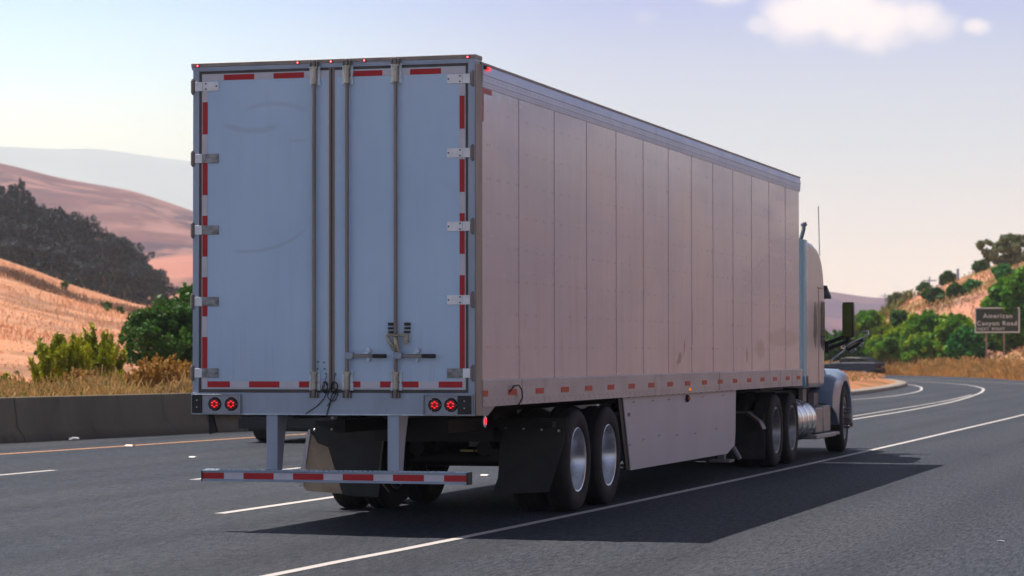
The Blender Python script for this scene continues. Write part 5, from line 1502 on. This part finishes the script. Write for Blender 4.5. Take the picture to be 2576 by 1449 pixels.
HL = [(2545, 290, 588, 135, M_olive, 'big grey green round tree on the hilltop at the right edge', 16000, 'tree'),
      (2470, 299, 665, 34, M_green, 'small dark round tree on the ridge left of the big hilltop tree', 2500, 'tree'),
      (2385, 299, 690, 34, M_green, 'small dark round tree halfway along the ridge beside the thin poles', 2500, 'tree'),
      (2322, 299, 715, 28, M_green, 'tiny dark bush low on the ridge, left of the small round trees', 1200, 'bush'),
      (2252, 297, 735, 36, M_olive, 'tiny olive bush at the lower left end of the ridge', 1500, 'bush'),
      (2355, 262, 728, 62, M_green, 'dark oval shrub on the pink slope, leftmost of the three slope shrubs', 3000, 'bush'),
      (2408, 258, 730, 46, M_green, 'dark square shrub in the middle of the pink slope', 2500, 'bush'),
      (2445, 262, 732, 40, M_teal, 'green shrub on the pink slope nearest the road sign', 2000, 'bush'),
      (2525, 270, 672, 55, M_teal, 'green bush on the hill just below the big hilltop tree', 3000, 'bush')]
for i, (u, D, yt, wp, m, lab, nl, ct) in enumerate(HL):
    h, hw_ = size_at(u, D, yt, wp)
    h = max(h, 1.2)
    plant('hill_tree' if ct == 'tree' else 'hill_bush', bk(u, D, -.3), bush(120 + i, hw_ * (1.05 if i == 0 else .95), hw_ * .8, h + .3, 90 if i == 0 else 34, int(nl * 1.5), .22, m, max(.38, h * .10), h0=.02 if i == 0 else 0), lab, ct, 'trees and shrubs on the right hill', wood='trunk' if ct == 'tree' else 'stem')
def slope_r(r):
    u = r.uniform(2040, 2680); d0 = interp(DB, u); D = d0 + 12 + (290 - d0) * r.random()
    x, y = uD(u, D); return x, y, z_bank(u, D) - .05, .5 + r.random()
blades('slope_grass', slope_r, 7000, .15, .4, .12, M_tan, 59, label='dry grass scattered over the rocky hill beyond the bend', cat='grass')
def slope_b(r):
    while True:
        u = r.uniform(2040, 2680); d0 = interp(DB, u); D = d0 + 14 + (290 - d0) * r.random(); x, y = uD(u, D)
        if fbm(x, y * .5, .07) + .3 * r.uniform(-1, 1) > .9: break
    return x, y, z_bank(u, D) - .05, .5 + r.random()
blades('slope_brush', slope_b, 4500, .4, 1.0, .14, M_weedg, 60, label='olive green brush in patches on the rocky hill', cat='brush')
def isl_pts(r):
    while True:
        u = r.uniform(2040, 2300); D = r.uniform(88, 150); x, y = uD(u, D)
        ex = [p for p in pk if abs(p[1] - y) < 1.6]
        if ex and x < ex[0][0] - 1.2: break
    return x, y, .35 + .3 * min(1, (ex[0][0] - x) / 6), .4 + .8 * r.random() ** 2
blades('island_weeds', isl_pts, 1500, .04, .13, .06, M_weedg, 63, label='sparse green and tan weeds on the dirt island', cat='weeds')
blades('island_grass', isl_pts, 3000, .04, .12, .06, M_peach, 64, label='short dry grass on the dirt island', cat='grass')
def far_pts(r):
    u = r.uniform(2020, 2640); D = interp(DB, u) + .3 + 9 * r.random() ** 1.3
    x, y = uD(u, D); return x, y, z_bank(u, D) - .02, .7 + .5 * math.sin(x * 1.3) * math.sin(y * .9 + x)
blades('dry_grass', far_pts, 14000, .35, .95, .05, M_straw, 55, label='tan dry grass along the outside of the bend', cat='grass')
# white drain cover end at the foot of the sign
b = MB(); b.sphere((0, 0, 0), 1, 3, (.62, .5, .34))
for v in b.bm.verts: v.co.z = max(v.co.z, -.16); v.co *= 1 + .05 * math.sin(9 * v.co.x + 5 * v.co.z)
o = b.build('boulder', mat('pale_rock', (.62, .55, .60), .8, var=.2, vscale=3)); x, y = uD(2506, 190); o.location = (x, y, zpx(908, 190)); tag(o, 'pale rounded rock between the two sign posts', 'rock')

# thin poles on the ridge
M_pole = mat('pole_blue_grey', (.25, .32, .45), .6)
for i, (u, yt, D, w, lab) in enumerate([(2409, 677, 297, .20, 'stout pale pole standing on the ridge between two small trees'), (2338, 697, 299, .10, 'thin pole on the ridge left of the small round tree'), (2226, 738, 420, .12, 'thin distant pole beyond the lower end of the ridge')]):
    x, y = uD(u, D); z0_ = z_bank(u, min(D, 300)) - 1.5 if D < 400 else z_bank(u, D) - 2
    P_ = thing('utility_pole', (x, y, z0_), lab, 'pole', 'poles on the right ridge')
    h = zpx(yt, D) - z0_
    b = MB(); b.tube([(0, 0, 0), (0, 0, h)], [w, w * .7], 8); b.build('pole', M_pole, P_, local=True)
    if i: b = MB(); b.box(-.8, .8, -.06, .06, h - .5, h - .38); b.build('crossarm', M_pole, P_, local=True)
# joint between right hill power wires left out: too faint

# ================================================================== HAZE
hz = MB(); hz.box(-13500, 13500, -13000, 13200, -1.7, 1050)
vm = bpy.data.materials.new('haze_air'); vm.use_nodes = True
t = vm.node_tree; t.nodes.clear()
pv = t.nodes.new('ShaderNodeVolumePrincipled'); ou_ = t.nodes.new('ShaderNodeOutputMaterial')
pv.inputs['Color'].default_value = (.81, .91, 1.0, 1); pv.inputs['Density'].default_value = .00016; pv.inputs['Anisotropy'].default_value = .15
t.links.new(pv.outputs[0], ou_.inputs['Volume'])
ho = hz.build('haze', vm); ho['kind'] = 'stuff'
